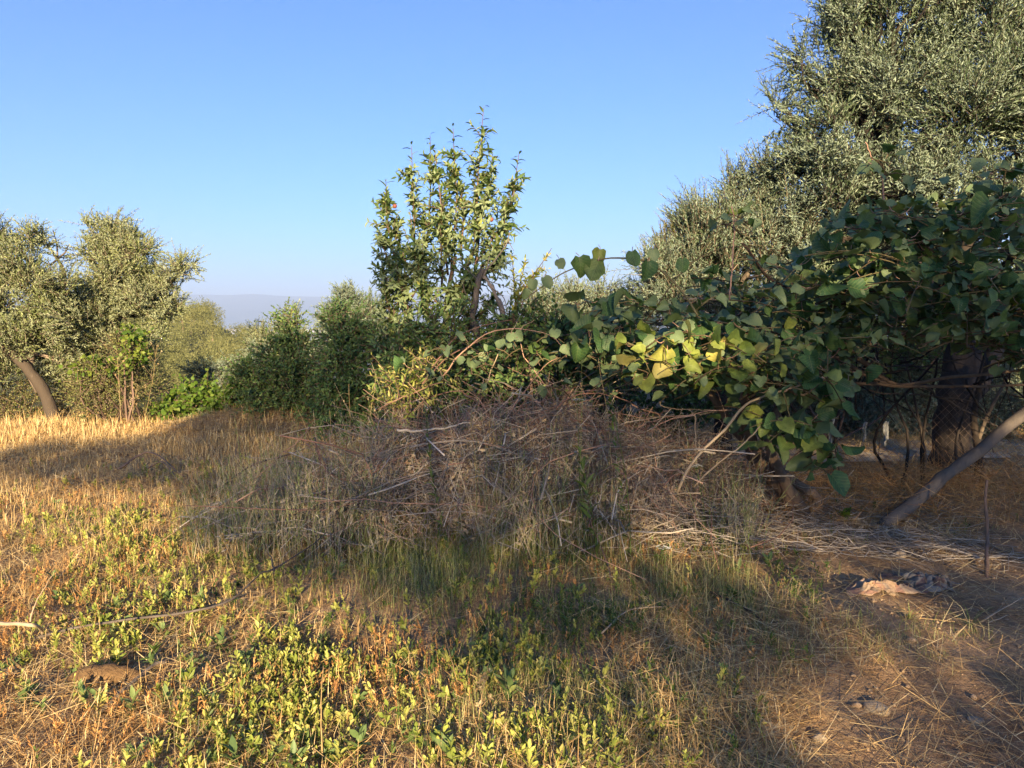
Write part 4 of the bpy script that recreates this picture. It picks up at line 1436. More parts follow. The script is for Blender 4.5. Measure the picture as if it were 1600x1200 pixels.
def sticks(name, label, cat, paths, mat, sides=7, n=16, amp=.01):
    """paths: list of (points 3d, r0, r1); the first is the main stem, the others its side branches"""
    base = np.asarray(paths[0][0][0], float)
    if len(paths) == 1:
        mb = MB()
        limb(mb, paths[0][0], paths[0][1], paths[0][2], sides, n, amp, knob=.05)
        return tag(mb.obj(name, M[mat], smooth=True), label, cat)
    root = thing(name, base, label, cat)
    for i, (pts, r0, r1) in enumerate(paths):
        mb = MB()
        limb(mb, pts, r0, r1, sides, n, amp, knob=.05)
        mb.obj('stem' if i == 0 else 'branch', M[mat], root, smooth=True)
    return root


def gpt(x, y, h=.02):
    return gp(x, y) + [0, 0, h]


sticks('leaning_pole', 'thick grey pole leaning across in front of the dark olive trunk', 'pole',
       [([gpt(1378, 832, .0), px(1440, 775, 5.75), px(1520, 708, 5.9), px(1610, 632, 6.1), px(1680, 575, 6.2)], .052, .040)], 'poleskin', 10, 26, .03)
sticks('thin_stake', 'thin upright stick with a sunlit foot at the right edge', 'stake',
       [([gpt(1543, 903, -.02), px(1541, 850, 5.0), px(1540, 790, 5.05), px(1542, 750, 5.1)], .013, .008)], 'bark_fruit')
sticks('dead_stalk', 'dark broken stalk standing beside the dark olive trunk', 'stake',
       [([g3(*px(1530, 770, 7.1)[:2]), px(1528, 700, 7.1), px(1522, 640, 7.1), px(1545, 560, 7.1)], .045, .022), ([px(1528, 690, 7.1), px(1548, 640, 7.0), px(1585, 570, 6.9)], .02, .012)], 'bark_olive')
sticks('fallen_branch', 'long pale fallen branch curving up out of the sunlit weeds', 'branch',
       [([gpt(55, 1012, .05), gpt(140, 1004, .07), gpt(235, 992, .08), gpt(320, 982, .09), gpt(372, 965, .11), gpt(410, 935, .14), px(428, 893, 3.95), px(480, 858, 4.25), px(510, 832, 4.5)], .0075, .003),
        ([px(428, 893, 3.95), px(424, 876, 3.95), px(415, 850, 3.95)], .005, .003), ([gpt(205, 995, .03), gpt(240, 945, .05), px(232, 880, 3.8)], .004, .002)], 'deadwood', 7, 24)
sticks('bent_cane', 'pale bent cane poking in at the lower left edge', 'branch',
       [([px(-40, 974, 3.5), px(10, 976, 3.45), px(55, 977, 3.4), gpt(68, 1003, .05), gpt(75, 1022, 0)], .010, .007), ([px(46, 976, 3.42), px(55, 945, 3.45), px(85, 895, 3.5)], .004, .002)], 'palestick')
sticks('fallen_stick', 'pale arched stick lying over the straw below the kiwi trunk', 'branch',
       [([gpt(1060, 825, .12), gpt(1100, 842, .16), gpt(1150, 868, .10), gpt(1210, 892, .05), gpt(1292, 905, .03)], .007, .004), ([gpt(1060, 825, .12), gpt(1085, 808, .14), gpt(1140, 806, .08)], .005, .004)], 'palestick')
sticks('fallen_stick', 'short pale stick lying below the arched stick', 'branch', [([gpt(1230, 915, .03), gpt(1298, 912, .03)], .006, .004)], 'palestick', 6, 6, .004)
sticks('fallen_stick', 'dark straight stick sloping through the shaded grass', 'branch', [([gpt(1110, 932, .04), gpt(1160, 965, .03), gpt(1205, 995, .02)], .007, .005)], 'bark_fruit', 6, 10, .006)
sticks('fallen_stick', 'pale kinked stick in the grass at lower centre', 'branch', [([gpt(940, 1000, .05), gpt(985, 968, .05), gpt(1050, 957, .04)], .005, .003)], 'palestick', 6, 10, .006)
sticks('fallen_stick', 'dry forked twig fanning out on the bare soil at right', 'branch',
       [([gpt(1530, 985, .02), gpt(1560, 965, .03), gpt(1600, 950, .06)], .006, .003), ([gpt(1540, 982, .02), gpt(1575, 972, .03)], .004, .002), ([gpt(1545, 975, .02), gpt(1570, 955, .05)], .003, .002)], 'palestick', 5, 8, .004)
sticks('fallen_stick', 'grey crooked stick in the weeds at lower left', 'branch',
       [([gpt(310, 1128, .01), gpt(275, 1110, .03), gpt(290, 1098, .03), gpt(320, 1075, .05)], .009, .005)], 'deadwood', 6, 12, .004)
sticks('fallen_stick', 'grey stick lying against the weathered log', 'branch',
       [([gpt(150, 1125, .01), gpt(190, 1100, .03), gpt(240, 1065, .05), gpt(262, 1055, .04)], .012, .007)], 'deadwood', 7, 12, .006)
sticks('fallen_stick', 'dark arching twig on the dry grass before the hay mound', 'branch',
       [([gpt(185, 742, .05), gpt(235, 734, .18), gpt(288, 755, .04)], .012, .006), ([gpt(222, 748, .04), gpt(255, 746, .12), gpt(280, 760, .03)], .008, .005)], 'bark_fruit', 6, 12, .01)
sticks('fallen_stick', 'long dark stick propped between dry grass and brush pile', 'branch',
       [([gpt(330, 780, .03), gpt(390, 745, .1), px(445, 712, 7.2), px(490, 695, 7.0)], .012, .006)], 'bark_fruit', 6, 14, .01)
sticks('fallen_log', 'half-buried grey log under the kiwi trunk', 'log',
       [([gpt(1130, 835, .02), gpt(1180, 830, .04), gpt(1222, 832, .03)], .045, .04)], 'deadwood', 10, 10, .01)


def dark_tangle():
    base = g3(*px(1440, 760, 6.9)[:2])
    root = thing('bare_branches', base, 'tangle of dark bare branches hanging between kiwi vine and olive trunk', 'branches')
    for i in range(46):
        x0, y0 = rng.uniform(1290, 1620), rng.uniform(520, 640)
        a_ = rng.normal(0, .5) + (0 if rng.random() < .6 else 1.2)
        ln = rng.uniform(60, 190)
        Z = rng.uniform(6.3, 7.6)
        p0 = px(x0, y0, Z)
        p2 = px(x0 + ln * math.cos(a_), y0 + ln * math.sin(a_), Z + rng.normal(0, .3))
        mb = MB()
        limb(mb, [p0, (p0 + p2) / 2 + rng.normal(0, .06, 3), p2], rng.uniform(.004, .013), .003, 5, 10, .03)
        mb.obj('branch', M['bark_shaded'], root, smooth=True)
    for i in range(5):
        x0 = rng.uniform(1330, 1580)
        b_ = g3(*px(x0, 760, 6.9)[:2])
        mb = MB()
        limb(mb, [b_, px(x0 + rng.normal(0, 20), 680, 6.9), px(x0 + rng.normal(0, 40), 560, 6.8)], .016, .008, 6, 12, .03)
        mb.obj('stem', M['bark_shaded'], root, smooth=True)


dark_tangle()


def log_chunk():
    c = gp(165, 1078)
    mb = MB()
    p = curve([c + [-.16, .02, .01], c + [-.05, 0, .035], c + [.08, 0, .035], c + [.17, -.01, .01]], 16)
    rr = np.array([.02, .032, .04, .045, .048, .05, .05, .05, .052, .05, .048, .046, .04, .034, .026, .012])
    tubes(mb, p[None], (rr * (1 + .08 * rng.normal(0, 1, 16)))[None], 14)
    o = mb.obj('weathered_log', M['logwood'], smooth=True)
    tag(o, 'brown weathered piece of log half sunk in the lower left weeds', 'log')


M['logwood'] = barkmat('weathered_wood', (.10, .06, .03), (.30, .19, .09), 40, 1.0, .9, .9)
log_chunk()


def rag_heap(name, xp, yp, w, d, h, mat, label, seed, rot=0.2):
    r = np.random.default_rng(seed)
    c = gp(xp, yp)
    nu, nv = 46, 30
    U, Vv = np.meshgrid(np.linspace(-1, 1, nu), np.linspace(-1, 1, nv), indexing='ij')
    ang = np.arctan2(Vv, U)
    edge = 1 + .22 * np.sin(ang * 3 + seed) + .12 * np.sin(ang * 7 + 2 * seed)
    X = U * w * edge
    Y = Vv * d * edge
    cr, sr = math.cos(rot), math.sin(rot)
    gx = c[0] + X * cr - Y * sr
    gy = c[1] + X * sr + Y * cr
    k = np.clip(1 - np.maximum(np.abs(U), np.abs(Vv)) ** 3, 0, 1)
    fold = np.abs(vnoise(U * 2.2 + seed, Vv * 3.4, seed)) * 1.0 + .5 * np.abs(vnoise(U * 5 + 3, Vv * 6, seed + 1)) + .25 * np.abs(vnoise(U * 11, Vv * 9, seed + 2))
    Zv = gh(gx, gy) + .006 + h * k * (fold * .75) + .010 * np.abs(vnoise(U * 8, Vv * 8, seed + 4))
    gx = gx + .03 * vnoise(U * 4, Vv * 4, seed + 5)
    gy = gy + .03 * vnoise(U * 4, Vv * 4, seed + 6)
    idx = np.arange(nu * nv).reshape(nu, nv)
    F = np.stack([idx[:-1, :-1], idx[1:, :-1], idx[1:, 1:], idx[:-1, 1:]], -1).reshape(-1, 4)
    o = MB().add(np.stack([gx, gy, Zv], -1).reshape(-1, 3), F, None, np.stack([U, Vv], -1).reshape(-1, 2)).obj(name, mat, smooth=True)
    md = o.modifiers.new('thickness', 'SOLIDIFY')
    md.thickness = .004
    tag(o, label, 'rag')


def stripemat(name, c1, c2, c3):
    m, nt, out = newmat(name)
    uv = nt.nodes.new('ShaderNodeUVMap')
    sx = nt.nodes.new('ShaderNodeSeparateXYZ')
    nt.links.new(uv.outputs[0], sx.inputs[0])
    w = math_node(nt, 'FRACT', math_node(nt, 'MULTIPLY', sx.outputs[0], 1.6))
    r = ramp(nt, [(0, c1), (.45, c1), (.5, c2), (.75, c2), (.8, c3), (1, c3)])
    nt.links.new(w, r.inputs[0])
    geo = nt.nodes.new('ShaderNodeNewGeometry')
    n = nt.nodes.new('ShaderNodeTexNoise')
    n.inputs['Scale'].default_value = 12
    n.inputs['Detail'].default_value = 8
    nt.links.new(geo.outputs['Position'], n.inputs['Vector'])
    rr = ramp(nt, [(.3, (.55, .5, .45)), (.65, (1, 1, 1))])
    nt.links.new(n.outputs[0], rr.inputs[0])
    c = mixrgb(nt, 'MULTIPLY', 1.0, r.outputs[0], rr.outputs[0])
    pr = nt.nodes.new('ShaderNodeBsdfPrincipled')
    nt.links.new(c, pr.inputs['Base Color'])
    pr.inputs['Roughness'].default_value = .95
    nt.links.new(pr.outputs[0], out.inputs[0])
    return m


rag_heap('rag_cloth', 1365, 928, .19, .10, .06, stripemat('tan_rag', (.40, .28, .18), (.34, .20, .14), (.44, .33, .22)), 'sunlit tan crumpled rag lying on the earth bank', 4, .5)
rag_heap('rag_cloth', 1445, 910, .17, .12, .07, stripemat('grey_rag', (.24, .21, .17), (.17, .11, .09), (.29, .25, .20)), 'dirty grey and maroon crumpled rag behind the tan one', 7, -.15)


def stone(xp, yp, w, d, h, label, seed, rot=0.):
    r = np.random.default_rng(seed)
    c = gp(xp, yp)
    th = np.linspace(0, math.pi, 9)
    ph = np.linspace(0, 2 * math.pi, 15)[:-1]
    V = []
    for a in th:
        for q in ph:
            n = np.array([math.sin(a) * math.cos(q), math.sin(a) * math.sin(q), math.cos(a)])
            n = np.sign(n) * np.abs(n) ** .8
            k = 1 + .22 * float(vnoise(np.array(n[0] * 1.7 + seed), np.array(n[1] * 1.7 + n[2]), seed))
            V.append(n * k)
    V = np.array(V) * [w, d, h]
    cr, sr = math.cos(rot), math.sin(rot)
    V = np.stack([V[:, 0] * cr - V[:, 1] * sr, V[:, 0] * sr + V[:, 1] * cr, V[:, 2]], 1) + c + [0, 0, h * .35]
    idx = np.arange(9 * 14).reshape(9, 14)
    F = np.stack([idx[:-1], np.roll(idx[:-1], -1, 1), np.roll(idx[1:], -1, 1), idx[1:]], -1).reshape(-1, 4)[:, ::-1]
    tag(MB().add(V, F).obj('stone', M['stone']), label, 'stone')


stone(1369, 1108, .055, .033, .024, 'sunlit flat tan stone on the bare slope at lower right', 3, -.7)
stone(1280, 1153, .028, .02, .018, 'pale stone in the straw at the bottom right of centre', 5, .3)
stone(1525, 1128, .035, .02, .012, 'small grey stone in the shaded soil near the lower right corner', 6, .2)
stone(8, 1052, .06, .045, .035, 'grey stone cut by the left edge of the picture', 8, .2)
stone(1405, 870, .045, .03, .035, 'pale stone half hidden in the straw beside the leaning pole', 9, .2)


def pebbles():
    mb = MB()
    n = 3200
    x = rng.uniform(.9, 4.2, n)
    y = rng.uniform(2.2, 5.6, n)
    s = .002 + .011 * rng.random(n) ** 3 * (1 + (rng.random(n) < .05) * 1.3)
    base = np.array([[1, 0, 0], [0, 1, 0], [-1, 0, 0], [0, -1, 0], [0, 0, .7], [0, 0, -.7]])
    f = np.array([[0, 1, 4], [1, 2, 4], [2, 3, 4], [3, 0, 4], [1, 0, 5], [2, 1, 5], [3, 2, 5], [0, 3, 5]])
    V = np.stack([x, y, gh(x, y) + s * .3], 1)[:, None] + base[None] * s[:, None, None] * rng.uniform(.6, 1.4, (n, 6, 1))
    F = (f[None] + (np.arange(n) * 6)[:, None, None]).reshape(-1, 3)
    mb.add(V.reshape(-1, 3), F)
    tag(mb.obj('pebbles', M['clod']), 'small pebbles and clods strewn over the bare soil at right', 'pebbles', kind='stuff')


pebbles()

# ------------------------------------------------------------------ ground cover
def wedge(n, z0, z1, b, xmin=-.76, xmax=.76):
    """ground points inside the view wedge, area density ~ Z^-b"""
    e = 2 - b
    u = rng.random(n)
    Z = (z0 ** e + u * (z1 ** e - z0 ** e)) ** (1 / e) if abs(e) > 1e-6 else z0 * (z1 / z0) ** u
    X = rng.uniform(xmin, xmax, n) * (Z + .5)
    return X, Z


def keep(X, Z, wf):
    xp, yp = proj(np.stack([X, Z, np.zeros_like(X)], -1))
    k = rng.random(len(X)) < wf(xp, yp, X, Z)
    return X[k], Z[k]


def gauss(xp, yp, cx, cy, rx, ry):
    return np.exp(-(((xp - cx) / rx) ** 2 + ((yp - cy) / ry) ** 2))


def soil_mask(xp, yp):
    """1 where the earth lies bare on the right"""
    e = xp - 1215 - .22 * (1200 - yp) + 40 * vnoise(xp / 45, yp / 30, 4)
    return sstep(e, -30, 60) * sstep(yp, 845, 885)


def clumpy(X, Z, s, seed, lo=-.2, hi=.5):
    return sstep(vnoise(X * s, Z * s, seed) + .5 * vnoise(X * s * 2.7, Z * s * 2.7, seed + 1), lo, hi)


def edge(Z, X):
    return (Z < 12.2 + .15 * X)


def blades(mb, X, Z, per, hmin, hmax, wmin, wmax, lean, spread, T=T_BLADE, z0=0.0, tone=None):
    n = len(X)
    P = np.stack([np.repeat(X, per), np.repeat(Z, per)], 1) + rng.normal(0, spread, (n * per, 2))
    k = n * per
    z = gh(P[:, 0], P[:, 1]) - .006 + z0
    a = rng.uniform(0, 6.28, k)
    t = np.abs(rng.normal(0, lean, k))
    D = np.stack([np.cos(a) * np.sin(t), np.sin(a) * np.sin(t), np.cos(t)], 1)
    N = np.stack([np.cos(a), np.sin(a), rng.normal(0, .4, k)], 1)
    sc_ = np.repeat(np.clip(rng.normal(1, .25, n), .5, 1.6), per)
    far = np.clip(P[:, 1] / 4.5, 1, 2.6)
    A = np.clip(np.repeat(rng.random(n) if tone is None else tone, per) * .6 + rng.random(k) * .4, 0, .999)
    scatter(mb, T, np.stack([P[:, 0], P[:, 1], z], 1), D, -N, rng.uniform(hmin, hmax, k) * sc_, rng.uniform(wmin, wmax, k) * far, A=A, curl=rng.uniform(-.3, 2.2, k))


def ground_cover():
    # flattened straw
    mb = MB()
    X, Z = wedge(230000, 2.1, 12.2, 1.55)
    X, Z = keep(X, Z, lambda x, y, X, Z: edge(Z, X) * np.clip(.3 + .6 * clumpy(X, Z, 1.3, 40) + .5 * (y < 760) - .28 * sstep(x, 420, 700) - .22 * soil_mask(x, y), 0.14, 1))
    n = len(X)
    a = rng.uniform(0, 6.28, n)
    el = np.abs(rng.normal(.10, .16, n))
    D = np.stack([np.cos(a) * np.cos(el), np.sin(a) * np.cos(el), np.sin(el)], 1)
    z = gh(X, Z) + rng.random(n) ** 2 * .045 + .004
    far = np.clip(Z / 4.5, 1, 2.4)
    scatter(mb, T_STRAW, np.stack([X, Z, z], 1), D, np.stack([rng.normal(0, .3, n), rng.normal(0, .3, n), np.ones(n)], 1), rng.uniform(.05, .22, n), rng.uniform(.0016, .0036, n) * far)
    tag(mb.obj('straw_litter', M['straw']), 'golden dry straw lying flattened all over the clearing', 'straw', kind='stuff')
    # standing dry grass
    mb = MB()
    X, Z = wedge(22000, 2.1, 12.4, 1.3)
    X, Z = keep(X, Z, lambda x, y, X, Z: edge(Z, X) * np.clip(sstep(520 - x + .25 * (y - 700), -160, 160) * (.25 + .75 * sstep(930 - y, -60, 140)) + .25 * clumpy(X, Z, 1.6, 44) - soil_mask(x, y) * .9, 0, 1))
    blades(mb, X, Z, 7, .04, .15, .0018, .0036, .85, .05)
    # taller fringe at the far edge
    X, Z = wedge(4200, 8.6, 12.6, .6, -.78, -.2)
    X, Z = keep(X, Z, lambda x, y, X, Z: clumpy(X, Z, 1.1, 47, -.2, .6))
    blades(mb, X, Z, 6, .04, .22, .002, .004, .75, .10)
    tag(mb.obj('dry_grass', M['straw']), 'standing dry golden grass across the left of the clearing', 'grass', kind='stuff')
    # green grass
    mb = MB()
    X, Z = wedge(24000, 2.1, 9, 1.3)
    X, Z = keep(X, Z, lambda x, y, X, Z: np.clip(np.maximum.reduce([gauss(x, y, 950, 1060, 420, 190), .8 * gauss(x, y, 560, 820, 190, 110), .7 * gauss(x, y, 720, 900, 260, 90), .45 * gauss(x, y, 1500, 1150, 160, 60), .6 * gauss(x, y, 1420, 1010, 150, 60)]) * (.15 + .85 * clumpy(X, Z, 1.7, 51)) - .25 * soil_mask(x, y), 0, 1))
    blades(mb, X, Z, 9, .03, .11, .002, .004, .8, .04)
    # longer grass in front of the brush pile
    X, Z = wedge(2300, 4.1, 6.3, 1, -.38, .28)
    X, Z = keep(X, Z, lambda x, y, X, Z: clumpy(X, Z, 1.8, 57, -.1, .6))
    blades(mb, X, Z, 8, .06, .26, .0016, .0034, .75, .09)
    tag(mb.obj('green_grass', M['grass']), 'short green grass in the shaded middle of the clearing', 'grass', kind='stuff')

    # leafy forbs
    def forbs(n, wf, mat, label, name, hmin, hmax, leaf, per, z1=8.5, ang=.85, b=1.4):
        X, Z = wedge(n, 2.1, z1, b)
        X, Z = keep(X, Z, wf)
        n = len(X)
        P = np.stack([X, Z, gh(X, Z) - .004], 1)
        D = np.stack([rng.normal(0, .3, n), rng.normal(0, .3, n), np.ones(n)], 1)
        H = rng.uniform(hmin, hmax, n)
        lv, stem = shoots(P, D, H, per, leaf[0], leaf[1], ang=ang, droop=0, t0=.25, jit=.3, tip=.5, up=.2)
        lv = list(lv)
        s = np.repeat(.45 + 1.3 * rng.random(n) ** 1.6, per)
        lv[3] = lv[3] * s
        lv[4] = lv[4] * s
        mb = MB()
        A = np.clip(np.repeat(rng.random(n), per) * .6 + rng.random(n * per) * .4, 0, .999)
        scatter(mb, {'forb': T_DIAMOND, 'broad': T_OVATE}.get(mat, T_NARROW), *lv, A=A)
        tubes(mb, stem, np.linspace(.0016, .0008, 4)[None], 3, cap=False)
        tag(mb.obj(name, M[mat]), label, 'weeds', kind='stuff')

    def wf(x, y, X, Z):
        w = np.maximum.reduce([gauss(x, y, 560, 1080, 260, 150), .8 * gauss(x, y, 250, 860, 230, 70), .75 * gauss(x, y, 800, 1170, 200, 60), .55 * gauss(x, y, 150, 980, 250, 120), .5 * gauss(x, y, 430, 760, 160, 80), .3 * gauss(x, y, 700, 860, 200, 60)])
        return np.clip(w * (.15 + .95 * clumpy(X, Z, 2.0, 61, -.35, .35)), 0, 1)
    forbs(26000, wf, 'forb', 'low yellow-green leafy weeds in the sunlit foreground', 'leafy_weeds', .04, .13, (.03, .013), 11)

    def wb(x, y, X, Z):
        w = np.maximum.reduce([gauss(x, y, 420, 1060, 420, 170), .8 * gauss(x, y, 300, 830, 260, 70), .7 * gauss(x, y, 900, 1080, 380, 140)])
        return np.clip(w * clumpy(X, Z, 1.5, 95, -.1, .5) - .6 * soil_mask(x, y), 0, 1)
    forbs(2600, wb, 'broad', 'scattered broad-leaved green weeds among the straw', 'broad_weeds', .03, .09, (.055, .024), 8, ang=1.1)

    def wg(x, y, X, Z):
        w = np.maximum.reduce([gauss(x, y, 900, 1050, 420, 200), .8 * gauss(x, y, 600, 850, 260, 110), .8 * gauss(x, y, 420, 800, 130, 60), .5 * gauss(x, y, 1450, 1140, 200, 70)])
        return np.clip(w * (.1 + .9 * clumpy(X, Z, 2.3, 81, -.2, .4)) - .4 * soil_mask(x, y), 0, 1)
    forbs(30000, wg, 'weedgreen', 'low dark green weeds in the shaded middle ground', 'leafy_weeds', .03, .10, (.028, .009), 10)

    def wr(x, y, X, Z):
        w = np.maximum.reduce([1.3 * gauss(x, y, 150, 980, 320, 190), .9 * gauss(x, y, 480, 1060, 260, 150), .5 * gauss(x, y, 950, 960, 260, 80), .6 * gauss(x, y, 1000, 830, 170, 50), .5 * gauss(x, y, 60, 1150, 160, 80)])
        return np.clip(w * clumpy(X, Z, 2.2, 71, -.1, .4), 0, 1)
    forbs(20000, wr, 'redforb', 'reddish-brown withered weeds among the sunlit straw', 'withered_weeds', .04, .12, (.022, .006), 12)


ground_cover()


def hay_mound():
    mb = MB()
    n = 5200
    a = rng.uniform(0, 6.28, n)
    r = np.sqrt(rng.random(n)) * 1.25
    x = MOUND[0] + r * np.cos(a) * 1.25
    y = MOUND[1] + r * np.sin(a) * .75
    z = gh(x, y) + rng.random(n) * .07
    b_ = rng.uniform(0, 6.28, n)
    el = rng.normal(0, .18, n)
    D = np.stack([np.cos(b_) * np.cos(el), np.sin(b_) * np.cos(el), np.sin(el)], 1)
    scatter(mb, T_STRAW, np.stack([x, y, z], 1), D, np.stack([rng.normal(0, .3, n), rng.normal(0, .3, n), np.ones(n)], 1), rng.uniform(.1, .35, n), rng.uniform(.003, .006, n))
    tag(mb.obj('hay_mound', M['haystraw']), 'low mound of cut hay in front of the dark shrubs', 'hay', kind='stuff')
    # brown dry mass under the olive trunk on the right, around the pole foot
    mb = MB()
    n = 7000
    x = rng.uniform(1.9, 5.2, n)
    y = 5.6 + rng.random(n) * 1.6
    z = gh(x, y) + rng.random(n) ** 2 * .22
    b_ = rng.uniform(0, 6.28, n)
    el = rng.normal(.15, .5, n)
    D = np.stack([np.cos(b_) * np.cos(el), np.sin(b_) * np.cos(el), np.sin(el)], 1)
    scatter(mb, T_STRAW, np.stack([x, y, z], 1), D, rng.normal(0, 1, (n, 3)), rng.uniform(.08, .32, n), rng.uniform(.002, .004, n))
    tag(mb.obj('dry_undergrowth', M['redforb']), 'rusty brown dry grass heaped under the wire fence', 'grass', kind='stuff')


hay_mound()


def pile_stalks():
    mb = MB()
    n = 2900
    x = rng.uniform(-2.1, 1.7, n)
    y = rng.uniform(4.75, 6.2, n)
    k = rng.random(n) < sstep(vnoise(x * 1.9, y * 1.9, 91), -.4, .5)
    x, y = x[k], y[k]
    n = len(x)
    b_ = np.stack([x, y, gh(x, y)], 1)
    H = rng.uniform(.22, .6, n) + .75 * pile_h(x, y) * rng.random(n)
    d = np.stack([rng.normal(0, .16, n), rng.normal(0, .16, n), np.ones(n)], 1)
    t = np.linspace(0, 1, 6)
    path = b_[:, None] + d[:, None] * (H[:, None] * t)[..., None]
    path += (rng.normal(0, .12, (n, 1, 3)) * H[:, None, None]) * (t ** 2)[None, :, None]
    tubes(mb, path, rng.uniform(.0012, .0028, n)[:, None] * np.linspace(1, .5, 6)[None], 3, cap=False)
    k = 5
    lv, _ = shoots(path[:, 2], path[:, 5] - path[:, 2], np.linalg.norm(path[:, 5] - path[:, 2], axis=1), k, .05, .006, ang=.5, droop=.05)
    scatter(mb, T_BLADE, *lv)
    tag(mb.obj('tall_grass', M['stalks']), 'tall dry grass stems growing up through the brush pile', 'grass', kind='stuff')


pile_stalks()

# ------------------------------------------------------------------ single weeds
def weed(kind, base, tip, label, Zt=None, leaf=.06, seed=0):
    """kinds: oat, umbel, leafy, bare, seedhead"""
    b_ = gp(*base)
    Z = b_[1] if Zt is None else Zt
    b_ = g3(*px(base[0], base[1], Z)[:2]) if Zt is not None else b_
    t = px(tip[0], tip[1], Z)
    name = {'oat': 'wild_oat', 'umbel': 'wild_carrot', 'leafy': 'tall_weed', 'bare': 'dry_stalk', 'seedhead': 'dry_weed'}[kind]
    cat = {'oat': 'grass stalk', 'umbel': 'wildflower', 'leafy': 'weed', 'bare': 'dry stalk', 'seedhead': 'weed'}[kind]
    root = thing(name, b_, label, cat)
    H = np.linalg.norm(t - b_)
    mid = (b_ + t) / 2 + rng.normal(0, .03 * H, 3)
    st = MB()
    mat = 'weedgreen' if kind in ('umbel', 'leafy') else 'weeddry'
    p = limb(st, [b_ - [0, 0, .02], mid, t], .0035, .0016, 5, 16, .01 * H)
    st.obj('stem', M[mat], root, smooth=True)
    if kind == 'oat':
        mb = MB()
        for k in range(16):
            i = rng.integers(9, 15)
            q = p[i]
            e = q + [rng.normal(0, .05), rng.normal(0, .04), -.02 - rng.random() * .06]
            tubes(mb, np.array([q, (q + e) / 2 + [0, 0, .02], e])[None], np.full((1, 3), .0007), 3, cap=False)
            for s in range(2):
                scatter(mb, T_NARROW, e[None], np.array([[rng.normal(0, .2), rng.normal(0, .2), -1]]), rng.normal(0, 1, (1, 3)), .026, .007, A=np.array([.9]))
        tag(mb.obj('seed_head', M['weeddry'], root), kind='stuff')
        lb = MB()
        scatter(lb, T_BLADE, p[[3, 5, 7]], np.stack([rng.normal(0, .5, 3), rng.normal(0, .3, 3), np.full(3, .8)], 1), rng.normal(0, 1, (3, 3)), .16, .006, curl=np.full(3, 2.))
        tag(lb.obj('foliage', M['weeddry'], root), kind='stuff')
    elif kind == 'umbel':
        mb = MB()
        fl = MB()
        for k in range(26):
            a_, r_ = rng.uniform(0, 6.28), rng.random() ** .5 * .042
            e = t + [r_ * math.cos(a_), r_ * math.sin(a_) - .01, .03 - r_ * .25]
            tubes(mb, np.array([t, e])[None], np.full((1, 2), .0008), 3, cap=False)
            k6 = 5
            aa = rng.uniform(0, 6.28, k6)
            scatter(fl, T_OVATE, np.repeat(e[None], k6, 0), np.stack([np.cos(aa), np.sin(aa), np.full(k6, .5)], 1), np.tile([0, 0, 1.], (k6, 1)), .009, .009)
        mb.obj('flower_stalk', M['weedgreen'], root)
        fl.obj('flower', M['white'], root)
    elif kind == 'leafy':
        n = int(H / .035)
        lv, _ = shoots(p[None, 1], (t - p[1])[None], np.array([H * .93]), n, leaf, leaf * .28, ang=.9, droop=0, tip=.5)
        lb = MB()
        scatter(lb, T_PEACH, *lv, curl=rng.uniform(.3, 2, n))
        lb.obj('foliage', M['weedgreen'], root)
    elif kind == 'seedhead':
        mb = MB()
        hb = MB()
        for k in range(9):
            i = rng.integers(6, 15)
            q = p[i]
            e = q + unit([rng.normal(0, .7), rng.normal(0, .5), .9]) * rng.uniform(.08, .22) * min(1.4, H)
            limb(mb, [q, (q + e) / 2 + rng.normal(0, .01, 3), e], .0016, .0009, 4, 6, .005)
            u = unit(rng.normal(0, 1, (8, 3)) + [0, 0, .6])
            scatter(hb, T_OVATE, np.repeat(e[None], 8, 0), u, rng.normal(0, 1, (8, 3)), .02, .010)
        mb.obj('branch', M['weeddry'], root)
        tag(hb.obj('seed_head', M['weeddry'], root), kind='stuff')
    return root


